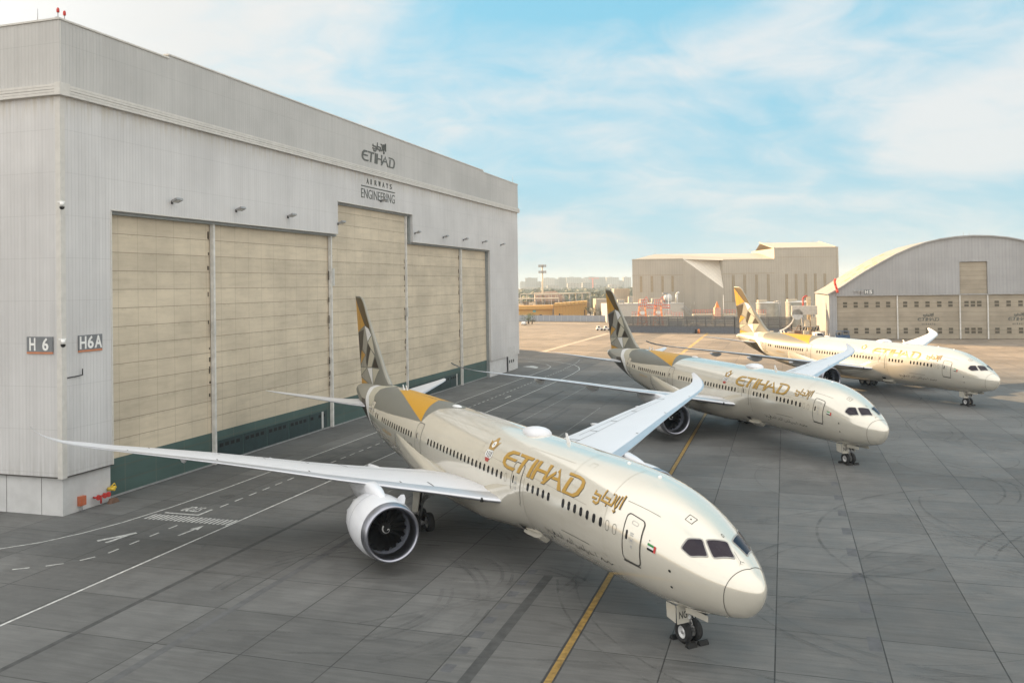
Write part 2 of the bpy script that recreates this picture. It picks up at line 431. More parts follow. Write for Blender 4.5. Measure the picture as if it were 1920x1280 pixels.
# ------------------------------------------------------------------ ground
AF = 1.265                                           # the apron grid runs parallel to the big hangar's front
FD = Vector((math.cos(AF), math.sin(AF))); RD = Vector((math.sin(AF), -math.cos(AF)))
def gf(f, r, z=0): p = FD * f + RD * r; return (p.x, p.y, z)
GRZ = AF - pi / 2                                      # object rotation giving local x = lateral r, local y = along f
def concrete():
    m = Mat('apron_concrete', .82); X = m.xyz()
    px, py = X[0], X[1]
    n1 = m.noise(.045, 6, .6); n2 = m.noise(.5, 7, .65); n3 = m.noise(1.0, 5, .7, stretch=(.25, 3.2, 1)); n4 = m.noise(9, 3, .7)
    cell = m.n('ShaderNodeCombineXYZ'); m.l(m.mt('FLOOR', m.mt('DIVIDE', m.mt('ADD', px, .75), 4.955)), cell.inputs[0]); m.l(m.mt('FLOOR', m.mt('DIVIDE', m.mt('SUBTRACT', py, 41.0 - 4.96), 4.96)), cell.inputs[1])
    wn = m.n('ShaderNodeTexWhiteNoise', noise_dimensions='3D'); m.l(cell.outputs[0], wn.inputs[0])
    k = m.mt('MULTIPLY', m.ramp(n1, .3, .7, .78, 1.2), m.ramp(n2, .3, .72, .86, 1.12))
    k = m.mt('MULTIPLY', k, m.ramp(n3, .3, .75, 1.10, .80)); k = m.mt('MULTIPLY', k, m.ramp(wn.outputs[0], 0, 1, .84, 1.12)); k = m.mt('MULTIPLY', k, m.ramp(n4, .2, .8, .94, 1.05))
    far = m.ramp(py, 150, 215)                        # lighter, browner concrete beyond the hangar
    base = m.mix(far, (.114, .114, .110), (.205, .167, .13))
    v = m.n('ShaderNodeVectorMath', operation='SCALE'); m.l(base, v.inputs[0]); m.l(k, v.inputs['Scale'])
    col = v.outputs[0]
    # darker wheel-polished band along the service road
    road = m.mt('MULTIPLY', m.ramp(px, -48.5, -47.5), m.ramp(px, -39.8, -40.6)); col = m.mix(m.mt('MULTIPLY', road, m.ramp(n2, .3, .7, .25, .55)), col, (.068, .069, .067))
    # oil and rubber blotches
    bl = m.ramp(m.noise(.16, 6, .7, dist=1.2), .60, .74); col = m.mix(m.mt('MULTIPLY', bl, .38), col, (.05, .05, .048))
    jl = m.line(px, 4.955, .065, .75 + .03); jr = m.line(py, 4.96, .075, -41.0 + .03)
    jn = m.ramp(m.noise(.8, 3, .6), .3, .6, .6, 1.0)
    col = m.mix(m.mt('MULTIPLY', jl, m.mt('MULTIPLY', jn, 1.1, None, True)), col, (.022, .022, .021)); col = m.mix(m.mt('MULTIPLY', jr, m.mt('MULTIPLY', jn, .9)), col, (.025, .025, .024))
    m.color(col); m.rough(m.ramp(n2, .3, .7, .62, .9)); m.bump(m.mt('ADD', n4, n3), .15, .01)
    return m.m
def sand():
    m = Mat('sandy_ground', .95); k = m.noise(.02, 6, .6)
    m.color(m.mix(m.ramp(k, .35, .65), (.36, .29, .21), (.26, .22, .165))); return m.m
b = MB(); b.poly([(-3990, -390, -.05), (3990, -390, -.05), (3990, 5190, -.05), (-3990, 5190, -.05)]); tag(b.build('ground', sand()), kind='structure')
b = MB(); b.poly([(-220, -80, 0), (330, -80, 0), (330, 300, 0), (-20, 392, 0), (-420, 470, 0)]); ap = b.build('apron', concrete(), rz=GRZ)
tag(ap, kind='structure')
mk_white = simple('worn_white_marking', (.50, .50, .48), .7, var=.35, scale=3)
mk_yellow = simple('ochre_line_marking', (.25, .155, .035), .7, var=.35, scale=2.5)
mk_fyellow = simple('faded_yellow_marking', (.42, .28, .09), .8, var=.4, scale=.8)
mk_dark = simple('dark_sealed_strip', (.052, .053, .052), .8, var=.3, scale=1.5)
mk_pale = simple('pale_repair_concrete', (.40, .33, .26), .85, var=.2, scale=.4)
mk_black = simple('black_edge_line', (.03, .03, .03), .8)
def strip(name, lines, w, mat, z=.004):
    b = MB()
    for pts in lines:
        for q in stroke(pts, w): b.poly([(p[0], p[1], z) for p in q][::-1])
    o = b.build(name, mat, rz=GRZ, fix=False); tag(o, kind='structure'); return o
def arc(cx, cy, r, a0, a1, n=24): return [(cx + r * math.cos(R(a0 + (a1 - a0) * k / n)), cy + r * math.sin(R(a0 + (a1 - a0) * k / n))) for k in range(n + 1)]
# points are (r, f)
strip('road_edge_line', [[(-40.15, 10), (-40.15, 157)] + [(-40.3, 166), (-40.9, 175), (-42.3, 180.5), (-44.3, 185), (-49, 191), (-54.4, 196.2), (-60.1, 199.9), (-75, 207)]], .17, mk_white)
strip('road_edge_line', [[(-64, 36), (-58, 40.5), (-54.6, 43.6), (-52.2, 46.4), (-50.6, 48.4), (-49.5, 51), (-48.7, 54.2), (-48.15, 59), (-47.9, 66), (-47.9, 176), (-48.6, 181), (-51, 186), (-57, 192)]], .15, mk_white)
dash = [[(-47.5, 43.17), (-46.7, 43.75)], [(-45.95, 44.3), (-45.2, 45.0)], [(-44.65, 45.8), (-44.25, 46.7)]] + [[(-44 - .001 * k, 47.6 + 2 * k), (-44 - .001 * k, 48.55 + 2 * k)] for k in range(4)] + [[(-44.2, 60 + 2 * k), (-44.2, 61.1 + 2 * k)] for k in range(58)]
dash += [[(-44.5 - .012 * k * k, 177 + 1.8 * k), (-44.6 - .012 * (k + .6) ** 2, 178 + 1.8 * k)] for k in range(12)]
strip('centre_line_dashes', dash, .15, mk_white)
strip('crosswalk_stripes', [[(-47.8 + .39 * k, 55.5), (-47.8 + .39 * k, 56.9)] for k in range(20)], .2, mk_white)
strip('stop_line', [[(-47.5, 57.45), (-44.35, 57.45), (-44.35, 59.2)]], .22, mk_white)
b = MB()
for q in fit(text_polys('STOP', 1, bold=True), 45.1, -59.6, 46.75, -58.2): b.poly([(-p[0], -p[1], .004) for p in q])
tag(b.build('stop_lettering', mk_white, rz=GRZ), kind='structure')
def arrow(name, x, y, ang, L):
    b = MB(); P = [(-.1, 0), (.1, 0), (.1, L * .62), (.38, L * .58), (0, L), (-.38, L * .58), (-.1, L * .62)]; c, s = math.cos(R(ang)), math.sin(R(ang)); P = [(x + p[0] * c - p[1] * s, y + p[0] * s + p[1] * c) for p in P]
    for t in tessellate_polygon([[Vector((*p, 0)) for p in P]]): b.poly([(P[k][0], P[k][1], .004) for k in t])
    tag(b.build(name, mk_white, rz=GRZ, fix=True), kind='structure')
arrow('lane_arrow', -42.1, 52.3, -3, 2.7)
b = MB()
for q in stroke([(-46.9, 49.7), (-45.6, 52.1)], .34) + stroke([(-45.75, 52.05), (-45.95, 49.5)], .28): b.poly([(p[0], p[1], .004 + .001 * len(b.f)) for p in q])
tag(b.build('lane_arrow', mk_white, rz=GRZ, fix=True), kind='structure')
arrow('lane_arrow', -42.2, 129, 0, 3.2); arrow('lane_arrow', -46.2, 118, 180, 3.2)
b = MB(); b.poly([(-54.8, 180.2, .004), (-52.6, 178.6, .004), (-50.6, 176.6, .004), (-50.9, 179.2, .004), (-52.2, 181.2, .004), (-53.2, 182.2, .004)])
tag(b.build('painted_symbol', mk_white, rz=GRZ, fix=True), kind='structure')
strip('sealed_strip', [[(-35.4, 8), (-35.45, 140)]], .36, mk_dark); strip('sealed_strip', [[(-29.5, 8), (-29.5, 120)]], .5, simple('dark_faded_strip', (.09, .091, .092), .8, var=.2, scale=1.5))
strip('sealed_strip', [[(-14.0, 8), (-14.0, 50.8)]], .58, mk_dark)
b = MB()
for k in range(9): f0 = 35 + 1.98 * k; b.poly([(-15.48, f0, .004), (-14.92, f0, .004), (-14.92, f0 + .85, .004), (-15.48, f0 + .85, .004)])
for k in range(9): f0 = 39.6 + 4.96 * k; b.poly([(3.55, f0, .004), (4.14, f0, .004), (4.14, f0 + 1.7, .004), (3.55, f0 + 1.7, .004)])
tag(b.build('asphalt_patches', simple('asphalt_patch', (.085, .087, .092), .85, var=.2), rz=GRZ, fix=True), kind='structure')
b = MB(); b.poly([(-15.5, 58.7, .004), (-14.9, 58.7, .004), (-14.9, 60.2, .004), (-15.5, 60.2, .004)]); tag(b.build('pale_patch', mk_pale, rz=GRZ, fix=True), kind='structure')
strip('taxi_line_border', [[(-10.36, 8), (-10.45, 119)]], .52, mk_black, .004); strip('taxi_line', [[(-10.36, 8), (-10.45, 119)]], .34, mk_yellow, .008)
strip('taxi_line', [[(-24.6, 178), (-25.2, 245), (-26, 318)]], .9, mk_fyellow); strip('taxi_line', [[(14, 190), (6, 230), (-6, 300)]], .5, mk_fyellow)
strip('pale_strip', [[(-61.5, 219), (-60.7, 306)]], 1.7, mk_pale); strip('pale_strip', [[(-62.2, 220.2), (-5, 220.2)]], 1.3, mk_pale, .008)
strip('pale_strip', [[(-90, 262), (-20, 262)]], .8, mk_pale, .012)
strip('worn_white_line', [[(-33.0, 68), (-33.0, 148)], [(-25.4, 83), (-25.5, 122)], [(-21.2, 62), (-21.2, 78)]], .12, simple('ghost_marking', (.27, .27, .26), .8, var=.4, scale=.7))
strip('bay_outline', [[(-63.5, 59.6), (-60, 59.2), (-56, 60.4)]], .07, mk_white)
# rubber arcs left by turning tugs and nose wheels
def rubber():
    m = Mat('rubber_streak', .85); m.color((.03, .03, .03)); m.m.blend_method = 'BLEND' if hasattr(m.m, 'blend_method') else m.m.blend_method
    a = m.mt('MULTIPLY', m.ramp(m.noise(.35, 5, .7), .36, .72, .04, .42), m.ramp(m.noise(6, 2, .6), .2, .8, .6, 1)); m.l(a, m.b.inputs['Alpha']); return m.m
lines = []; rr = random.Random(5)
for k in range(70):
    cx, cy, r0 = rr.uniform(0, 44), rr.uniform(50, 145), rr.uniform(2.5, 20); a0 = rr.uniform(0, 360); a1 = a0 + rr.uniform(50, 190)
    lines.append((arc(cx, cy, r0, a0, a1), rr.uniform(.08, .2)))
    if rr.random() < .6: lines.append((arc(cx, cy, r0 + 1.1, a0, a1), .14))
for k in range(13):
    cx, cy, r0 = rr.uniform(-27, -14), rr.uniform(42, 62), rr.uniform(5, 12); a0 = rr.uniform(-60, 120); a1 = a0 + rr.uniform(40, 110); lines.append((arc(cx, cy, r0, a0, a1), .24)); lines.append((arc(cx, cy, r0 + .6, a0, a1), .2))
for k in range(16):
    x0, y0 = rr.uniform(-30, 20), rr.uniform(30, 70); a = rr.uniform(-20, 70); L = rr.uniform(8, 22); c, s = math.cos(R(a)), math.sin(R(a)); lines.append(([(x0, y0), (x0 + c * L * .5, y0 + s * L * .5 + .5), (x0 + c * L, y0 + s * L)], .22))
b = MB()
for i, (pts, w) in enumerate(lines):
    for q in stroke(pts, w): b.poly([(p[0], p[1], .010 + .0015 * i) for p in q])
tag(b.build('tyre_marks', rubber(), rz=GRZ, fix=True), kind='structure')
b = MB(); b.lathe([(0, .62), (.012, .62), (.012, .52)], (0, 0, .002), 'z', 28, False, (False, True)); mh = b.build('manhole_cover', simple('cast_iron', (.08, .08, .08), .6, .4), loc=gf(63.3, -45.9)); tag(mh, 'round iron manhole cover in the service road beyond the crosswalk', 'manhole')
b = MB(); b.lathe([(0, .45), (.05, .45), (.05, .0)], (0, 0, 0), 'z', 16, False); tag(b.build('drain_cover', MT['black'], loc=(-42.6, 69.1, 0)), 'small black drain cap at the foot of the hangar side wall', 'drain')

# ------------------------------------------------------------------ the big hangar (local x along its front, local -y towards the apron)
HG = empty('hangar', (-35.578, 68.001, 0), AF)
tag(HG, 'huge grey ribbed aircraft hangar with tall cream sliding doors and green base band', 'hangar')
L, DP, ZC0, ZC1, ZT = 122.57, 78.0, 33.25, 34.15, 39.25
b = MB(); T = .4
b.box((0, 0, 3.12), (5.4, T, 24.55)); b.box((104.05, 0, 3.12), (L, T, 24.55))
b.box((0, 0, 24.55), (44.45, T, 28.75)); b.box((67.72, 0, 24.55), (L, T, 28.75)); b.box((0, 0, 28.75), (L, T, ZC0))
b.box((0, T, 3.12), (T, DP, ZC0)); b.box((L - T, T, 0), (L, DP, ZC0)); b.box((T, DP - T, 0), (L - T, DP, ZC0))
b.build('wall', MT['clad'], HG)
b = MB()                                               # reveals of the openings and the dark head box
b.box((104.05, T, 0), (104.3, 2.6, 24.55)); b.box((5.1, T, 0), (5.4, 2.6, 24.55)); b.box((67.45, T, 24.6), (67.72, 2.6, 28.7)); b.box((44.45, T, 24.6), (44.7, 2.6, 28.7))
b.box((5.4, T, 24.30), (44.7, 2.6, 24.54)); b.box((67.45, T, 24.30), (104.05, 2.6, 24.54)); b.box((44.7, T, 28.5), (67.45, 2.6, 28.74)); b.box((104.3, T, 0), (106, 2.6, .5))
b.build('door_reveal', simple('reveal_grey', (.25, .27, .27), .6), HG)
for a_, c_ in (((.3, .3, 0), (5.35, .6, 3.1)), ((.3, .6, 0), (.6, DP, 3.1)), ((104.1, .3, 0), (114.5, .6, 3.1)), ((119.45, .3, 0), (L - .3, .6, 3.1))): b = MB(); b.box(a_, c_); b.build('plinth', MT['plinth'], HG)
b = MB()
for y in (2.4, 6.0, 9.6, 13.2, 16.8): b.box((.285, y, 0), (.30, y + .03, 3.1))
b.box((-.04, -.03, 3.02), (5.4, -.003, 3.12)); b.box((-.045, 0, 3.02), (-.003, DP, 3.12)); b.build('plinth_joint', MT['line'], HG)
b = MB(); h = (ZT + .0)
b.box((-.12, -.12, ZC1), (L + .12, T - .12, ZT)); b.box((12.6, -.12, ZT), (100.5, T - .12, ZT + .32)); b.box((-.12, T - .12, ZC1), (T - .12, DP, ZT)); b.box((L - T + .12, T - .12, ZC1), (L + .12, DP, ZT)); b.box((T - .12, DP - T, ZC1), (L - T + .12, DP, ZT))
b.build('parapet', MT['clad_up'], HG)
b = MB()
for k in range(4):
    z0 = ZC0 + k * .225; o_ = .42 - .02 * (k % 2); b.box((-o_, -o_, z0), (L + o_, 0, z0 + .20)); b.box((-o_, 0, z0), (0, DP, z0 + .20)); b.box((L, 0, z0), (L + o_, DP, z0 + .20))
    b.box((-.30, -.30, z0 + .20), (L + .30, 0, z0 + .225)); b.box((-.30, 0, z0 + .20), (0, DP, z0 + .225)); b.box((L, 0, z0 + .2), (L + .3, DP, z0 + .225))
b.build('cornice', MT['trim'], HG)
b = MB(); b.box((-.5, -.5, ZC0 - .04), (.55, .05, ZC1 + .06)); b.box((-.22, -.22, ZT), (12.6, .4, ZT + .14)); b.box((12.5, -.22, ZT + .32), (100.6, .4, ZT + .46)); b.box((100.5, -.22, ZT), (L + .22, .4, ZT + .14)); b.box((-.22, .4, ZT), (.4, DP, ZT + .14)); b.box((L - .4, .4, ZT), (L + .22, DP, ZT + .14))
b.build('parapet_cap', MT['trim'], HG)
b = MB(); b.box((-.06, -.06, 3.0), (.42, -.003, ZC0 - .04)); b.box((-.06, -.003, 3.0), (-.003, .42, ZC0 - .04)); b.box((5.25, -.05, 3.1), (5.4, -.003, 24.5)); b.box((5.3, -.05, 24.56), (44.45, -.003, 24.66)); b.box((67.72, -.05, 24.56), (104, -.003, 24.66)); b.box((44.3, -.05, 28.76), (67.8, -.003, 28.86)); b.box((-.06, -.07, ZC1 + .1), (.06, -.003 - .12, ZT)); b.build('corner_trim', MT['trim'], HG)
b = MB(); b.poly([(T, T, 33.4), (L - T, T, 33.4), (L - T, DP - T, 33.4), (T, DP - T, 33.4)]); b.build('roof', MT['lightgrey'], HG)
xs = [4.9, 19.88, 43.58, 66.5, 89.95, 105.9]
for k in range(5):
    y = 1.0 if k != 2 else .8; zt = 24.5 if k != 2 else 28.7
    b = MB(); b.box((xs[k] + .02, y, 3.3), (xs[k + 1] + (.0 if k != 1 else .02) - (.0 if k != 2 else -.9), y + .35, zt)); d = b.build('door_leaf', MT['door'], HG)
    b = MB(); b.box((xs[k] + .02, y - .012, .18), (xs[k + 1], y + .34, 3.3)); b.build('skirt_band', MT['skirt'], d)
    b = MB(); b.box((xs[k] + .02, y - .10, .03), (xs[k + 1], y + .36, .18)); b.build('bottom_rail', MT['grey'], d)
    if k in (1, 3):
        x0 = xs[k] + .8; nd = 5; wd = (xs[k + 1] - xs[k] - 1.5) / nd
        for j in range(nd):
            b = MB(); b.box((x0 + j * wd + .08, y - .05, .2), (x0 + (j + 1) * wd - .12, y - .013, 2.32)); w_ = b.build('wicket_door', MT['skirtdoor'], d)
        for j in range(nd):
            for q in range(4):
                if rnd.random() < .85: b = MB(); xx = x0 + j * wd + .35 + q * (wd - .7) / 4; b.box((xx, y - .062, 1.62), (xx + .62, y - .051, 1.98)); b.build('small_window', MT['black'], d)
        b = MB(); b.box((xs[k + 1] - 2.2, y - .075, .25), (xs[k + 1] - 1.75, y - .063, 2.3)); b.build('notice_strip', MT['lightgrey'], d)
# dirt and torn seals along the leaf edges
for k, zt in ((1, 24.4), (2, 28.6), (3, 28.6), (4, 24.4)):
    b = MB(); y = .62
    b.box((xs[k] - .1, y - .12, .1), (xs[k] + .16, y + .3, zt)); p = b.build('door_post', simple('post_white', (.60, .59, .56), .5, var=.15), HG)
    b = MB(); b.box((xs[k] - .34, y - .3, 13.2), (xs[k] - .05, y - .13, 14.6)) if k != 2 else b.box((xs[k] + .1, y - .3, 18.0), (xs[k] + .42, y - .13, 20.2)); b.build('latch_box', MT['lightgrey'], p)
b = MB()
for k in range(1, 5):
    for q in range(26):
        z0 = rnd.uniform(3.6, 23.8); side = rnd.choice((-1, 1)); x = xs[k] + side * rnd.uniform(.32, .5); b.box((x, .745 if k in (2, 3) else .94, z0), (x + rnd.uniform(.04, .2), .795 if k in (2, 3) else .995, z0 + rnd.uniform(.1, .75)))
b.build('torn_seal', simple('torn_rubber', (.07, .055, .04), .9), HG)
b = MB(); b.box((114.5, .22, .0), (114.7, .6, 5.0)); b.box((119.25, .22, 0), (119.45, .6, 5.0)); b.box((114.5, .2, 5.0), (119.45, .6, 5.2)); fr = b.build('roller_door_frame', MT['grey'], HG)
b = MB(); b.box((114.7, -.03, .05), (119.25, -.003, 5.0)); rd = b.build('roller_door', simple('pale_roller_door', (.5, .5, .49), .5), HG)
for q in range(3): b = MB(); b.box((115.2 + q * 1.35, -.045, 1.7), (115.85 + q * 1.35, -.031, 2.3)); b.build('small_window', MT['black'], rd)
for q in range(3): pass
def hgw(x, y, z): return HG.matrix_basis @ Vector((x, y, z))
bpy.context.view_layer.update()
def on_front(name, mb, mat, x, y, z, parent=None): return mb.build(name, mat, None, loc=tuple(Matrix.Translation(HG.location) @ Matrix.Rotation(AF, 4, 'Z') @ Vector((x, y, z))), rz=AF)
# wordmark strokes, unit box (0..1 wide, 0..1 high); taken from the lettering's own proportions
WX0, WX1, WY0, WY1 = 21.05, 11.27, 1.06, 2.28
WORD = {
 'E': [(19.47, 2.28), (20.41, 2.25), (20.9, 1.97), (21.05, 1.61), (20.96, 1.32), (20.65, 1.15), (20.16, 1.06), (19.29, 1.06), (19.08, 1.26), (19.91, 1.23), (20.30, 1.25), (20.57, 1.39), (20.64, 1.59), (20.55, 1.81), (20.16, 2.04), (19.40, 2.09)],
 'Ebar': [(20.70, 1.79), (19.28, 1.79), (19.42, 1.62), (20.72, 1.62)],
 'T': [(19.25, 2.27), (17.49, 2.27), (17.62, 2.08), (18.10, 2.08), (18.40, 1.07), (18.80, 1.07), (18.52, 2.08), (19.22, 2.08)],
 'I': [(17.30, 2.27), (16.94, 2.27), (17.10, 1.07), (17.50, 1.07)],
 'H': [(16.80, 2.27), (16.42, 2.27), (16.50, 1.80), (15.46, 1.80), (15.54, 2.27), (15.15, 2.27), (15.28, 1.30), (15.62, 1.30), (15.50, 1.63), (16.52, 1.63), (16.62, 1.07), (17.00, 1.07)],
 'A': [(14.56, 2.03), (14.44, 1.87), (15.27, 1.06), (15.68, 1.06)],
 'A2': [(14.40, 2.05), (14.30, 2.27), (13.26, 1.06), (13.73, 1.06), (13.93, 1.52), (14.70, 1.52), (14.60, 1.68), (14.03, 1.68), (14.20, 1.95)],
 'D': [(13.23, 2.27), (12.21, 2.27), (11.69, 2.20), (11.39, 2.06), (11.27, 1.74), (11.47, 1.26), (11.88, 1.06), (13.20, 1.06), (12.95, 2.02), (12.60, 2.02), (12.80, 1.20), (12.1, 1.2), (11.8, 1.35), (11.63, 1.7), (11.64, 1.95), (11.84, 2.07), (12.22, 2.11), (13.20, 2.11)]}
ARAB = [  # strokes (x aft, arc height), width
 ([(10.12, 1.92), (10.12, 1.74), (9.60, 1.74), (9.58, 1.38), (9.72, 1.28), (10.05, 1.33)], .15), ([(10.22, 1.50), (9.82, 1.50)], .13),
 ([(9.30, 2.17), (9.38, 1.56), (8.46, 1.54), (8.40, 1.80), (8.44, 2.12)], .14), ([(9.17, 1.80), (8.76, 1.79), (8.76, 1.63)], .12), ([(8.95, 1.42), (8.85, 1.42)], .12),
 ([(8.70, 2.12), (8.62, 2.12)], .1), ([(8.54, 2.13), (8.46, 2.13)], .1),
 ([(8.20, 2.17), (8.26, 1.70), (8.14, 1.50), (8.04, 1.64), (7.98, 2.22)], .11), ([(8.14, 1.44), (8.04, 1.36), (8.12, 1.27), (8.24, 1.36)], .07), ([(7.78, 2.33), (7.78, 1.55)], .13)]
def wordmark(b, x0, x1, z0, z1, y):
    for P in WORD.values():
        Q = [(x0 + (WX0 - p[0]) / (WX0 - WX1) * (x1 - x0), z0 + (p[1] - WY0) / (WY1 - WY0) * (z1 - z0)) for p in P]
        b.extrude(Q, y, y - .03, lambda u, v, w: (u, w, v))
def arabmark(b, x0, x1, z0, z1, y, k=1.0):
    a0, a1, c0, c1 = 10.25, 7.7, 1.25, 2.35; s = (x1 - x0) / (a0 - a1)
    for i, (pts, w) in enumerate(ARAB):
        pts = [(x0 + (a0 - p[0]) * s, z0 + (p[1] - c0) / (c1 - c0) * (z1 - z0)) for p in pts]
        for q in stroke(pts, w * s * k): b.extrude(q, y, y - .07 - .004 * i, lambda u, v, w: (u, w, v))
LETT = simple('dark_wall_lettering', (.075, .08, .07), .5)
b = MB(); wordmark(b, 0, 10.5, 0, 1.5, 0); o = on_front('wall_lettering', b, LETT, 50.9, -.14, 35.0); tag(o, 'large dark airline name lettering high on the hangar parapet', 'lettering')
b = MB(); arabmark(b, 0, 4.3, 0, 1.6, 0, .72); o = on_front('wall_lettering', b, LETT, 54.1, -.14, 36.7); tag(o, 'small dark angular Arabic lettering above the airline name on the parapet', 'lettering')
def sign_text(b, txt, x0, z0, x1, z1, y, t=.06, bold=False):
    for q in fit(text_polys(txt, 1, bold=bold), x0, z0, x1, z1): b.extrude(q, y, y - t, lambda u, v, w: (u, w, v)) if len(q) > 2 else None
b = MB()
for i, ch in enumerate('AIRWAYS'): sign_text(b, ch, i * 1.22, .9, i * 1.22 + (.28 if ch == 'I' else .62), 1.62, 0)
b.box((-1.55, -.05, .42), (9.05, 0, .56)); o = on_front('wall_lettering', b, LETT, 52.5, -.003, 31.05); tag(o, 'thin spaced AIRWAYS lettering underlined by a dark bar below the cornice', 'lettering')
b = MB(); sign_text(b, 'ENGINEERING', 0, 0, 10.5, 1.3, 0, .03); o = on_front('wall_lettering', b, LETT, 50.9, -.003, 29.9); tag(o, 'condensed dark ENGINEERING lettering over the tall middle door', 'lettering')
def board(txt, w, h, label, front, x, z, parts):
    b = MB(); b.box((0, -.10, 0), (w, -.02, h)); sg = b.build('sign_board', simple('board_grey', (.15, .16, .17), .5))
    if front: sg.location = hgw(x, 0, z); sg.rotation_euler = (0, 0, AF)
    else: sg.location = hgw(0, x, z); sg.rotation_euler = (0, 0, AF - pi / 2)
    b = MB(); b.box((0, -.105, -.16), (w, -.02, -.003)); b.build('bottom_strip', simple('faded_orange', (.45, .17, .08), .6), sg)
    b = MB()
    for ch, a0, a1 in parts: sign_text(b, ch, a0, .09, a1, h - .09, -.101, .03, True)
    b.build('lettering', MT['white'], sg); tag(sg, label, 'sign')
board('H6A', 2.52, 1.2, 'grey sign reading H6A on the hangar front beside the first door', True, 1.63, 12.98, [('H', .1, .78), ('6', .92, 1.55), ('A', 1.68, 2.46)])
board('H 6', 2.6, 1.2, 'grey sign reading H 6 on the hangar side wall', False, 3.4, 12.98, [('H', .3, .9), ('6', 1.6, 2.2)])
def floodlight(x, z, i):
    o = empty('floodlight', hgw(x, 0, z), AF); b = MB(); b.tube((0, -.003, 0), (0, -.45, .15), .05); b.box((-.12, -.06, -.15), (.12, -.003, .15)); b.build('bracket', MT['darkmetal'], o)
    b = MB(); Mx = Matrix.Translation((0, -.62, .18)) @ Matrix.Rotation(R(-22), 4, 'X'); b.box((-.46, -.32, -.10), (.46, .32, .10), Mx); h = b.build('lamp_housing', MT['grey'], o)
    b = MB(); b.box((-.3, -.28, -.105), (.3, .28, -.092), Mx); b.build('lamp_glass', MT['lightgrey'], h)
    tag(o, i, 'floodlight', 'floodlights along the head of the hangar doors')
for x, z, i in ((13.0, 25.9, 'grey floodlight over the first sliding door, nearest the hangar corner'), (22.9, 25.9, 'grey floodlight over the left end of the second sliding door'), (32.7, 25.95, 'grey floodlight over the middle of the second sliding door'), (44.4, 25.9, 'grey floodlight at the left edge of the tall middle door opening'), (56.8, 29.9, 'grey floodlight under the middle of the engineering lettering'),
                (68.5, 25.95, 'grey floodlight just right of the stepped tall door opening'), (80.1, 25.9, 'grey floodlight over the middle of the fourth door leaf'), (89.6, 25.9, 'grey floodlight above the post between the last two door leaves'), (99.9, 25.9, 'grey floodlight near the right end of the last door leaf'), (110.8, 25.85, 'grey floodlight on the right wall pier, farthest from the camera')): floodlight(x, z, i)
def camdome(z, label):
    o = empty('security_camera', hgw(-.1, -.1, z), AF); b = MB(); b.box((-.25, -.35, -.05), (.1, .06, .05)); b.tube((-.15, -.3, -.35), (-.15, -.3, -.05), .15, .17, 12); b.build('bracket', MT['white'], o)
    b = MB(); b.lathe([(-.34, .0), (-.31, .1), (-.24, .17), (-.1, .19)], (-.15, -.3, -.3), 'z', 14); b.build('dome', MT['black'], o); tag(o, label, 'camera')
camdome(24.8, 'white dome camera high on the hangar corner'); camdome(14.0, 'white dome camera on the hangar corner between the two signs')
o = empty('wall_lamp_arm', hgw(1.1, 0, 10.9), AF); b = MB(); b.path([(-.6, -.06, .0), (.2, -.06, .02), (.75, -.25, .1), (.75, -.25, .6)], .045); b.build('arm', MT['darkmetal'], o); tag(o, 'thin black bracket arm on the hangar pier below the H6A sign', 'bracket')
o = empty('obstruction_light', hgw(.15, .1, ZT + .14), AF); b = MB(); b.box((-.35, -.08, 0), (.75, .08, .06)); b.tube((-.15, 0, 0), (-.15, 0, .45), .035); b.tube((.5, 0, 0), (.5, 0, .4), .035); b.build('stand', MT['grey'], o)
for dx, zz_ in ((-.15, .45), (.5, .4)): b = MB(); b.lathe([(0, .09), (.08, .12), (.28, .11), (.38, .06), (.4, 0)], (dx, 0, zz_), 'z', 12); b.build('red_lamp', MT['red'], o)
tag(o, 'pair of red obstruction lamps on the near top corner of the hangar', 'beacon')
b = MB(); b.tube((0, 0, 0), (0, 0, 1.1), .035, .015); o = b.build('lightning_rod', MT['grey'], loc=tuple(hgw(.2, 2.35, ZT + .1))); tag(o, 'thin lightning rod on the hangar side parapet', 'rod')
b = MB(); b.tube((0, 0, 0), (0, 0, 1.6), .05, .02); o = b.build('lightning_rod', MT['grey'], loc=tuple(hgw(120.5, .3, ZT + .1))); tag(o, 'thin lightning rod on the far end of the front parapet', 'rod')
o = empty('fire_valve', hgw(3.7, .3, .75), AF); b = MB(); b.path([(-.35, -.1, 0), (-.35, -.45, 0), (.75, -.45, .05), (.75, -.1, .05)], .09, 10); b.tube((.1, -.45, -.55), (.1, -.45, .02), .08); b.build('pipe', MT['red'], o)
for dx in (-.35, .35, .75): b = MB(); b.lathe([(-.06, .22), (.06, .22)], (dx, -.62, .04), 'y', 14, False, (True, True)); b.tube((dx, -.6, .04), (dx, -.45, .04), .06); b.build('valve_wheel', MT['red'], o)
tag(o, 'red fire valve pipes at the foot of the hangar pier', 'valve')
o = empty('hose_connection', hgw(5.0, .3, 1.1), AF); b = MB(); b.tube((0, -.1, 0), (0, -.75, 0), .16, .12, 12); b.tube((.3, -.1, .1), (.3, -.6, .1), .12, .1, 12); b.build('coupling', MT['yellow'], o); b = MB(); b.path([(.0, -.4, .2), (.25, -.5, .45), (.5, -.4, .2), (.35, -.35, -.25)], .04); b.build('hose', MT['yellow'], o); tag(o, 'yellow hose coupling at the edge of the first hangar door', 'coupling')
o = empty('fire_alarm_box', hgw(2.05, .3, .45), AF); b = MB(); b.box((-.3, -.35, 0), (.3, -.003, .75)); b.box((-.22, -.42, .12), (.22, -.35, .6)); b.build('box', simple('orange_red_box', (.45, .13, .06), .5), o); b = MB(); b.tube((0, -.2, -.45), (0, -.2, 0), .05); b.build('conduit', MT['grey'], o); tag(o, 'orange red box on a post against the hangar plinth', 'box')
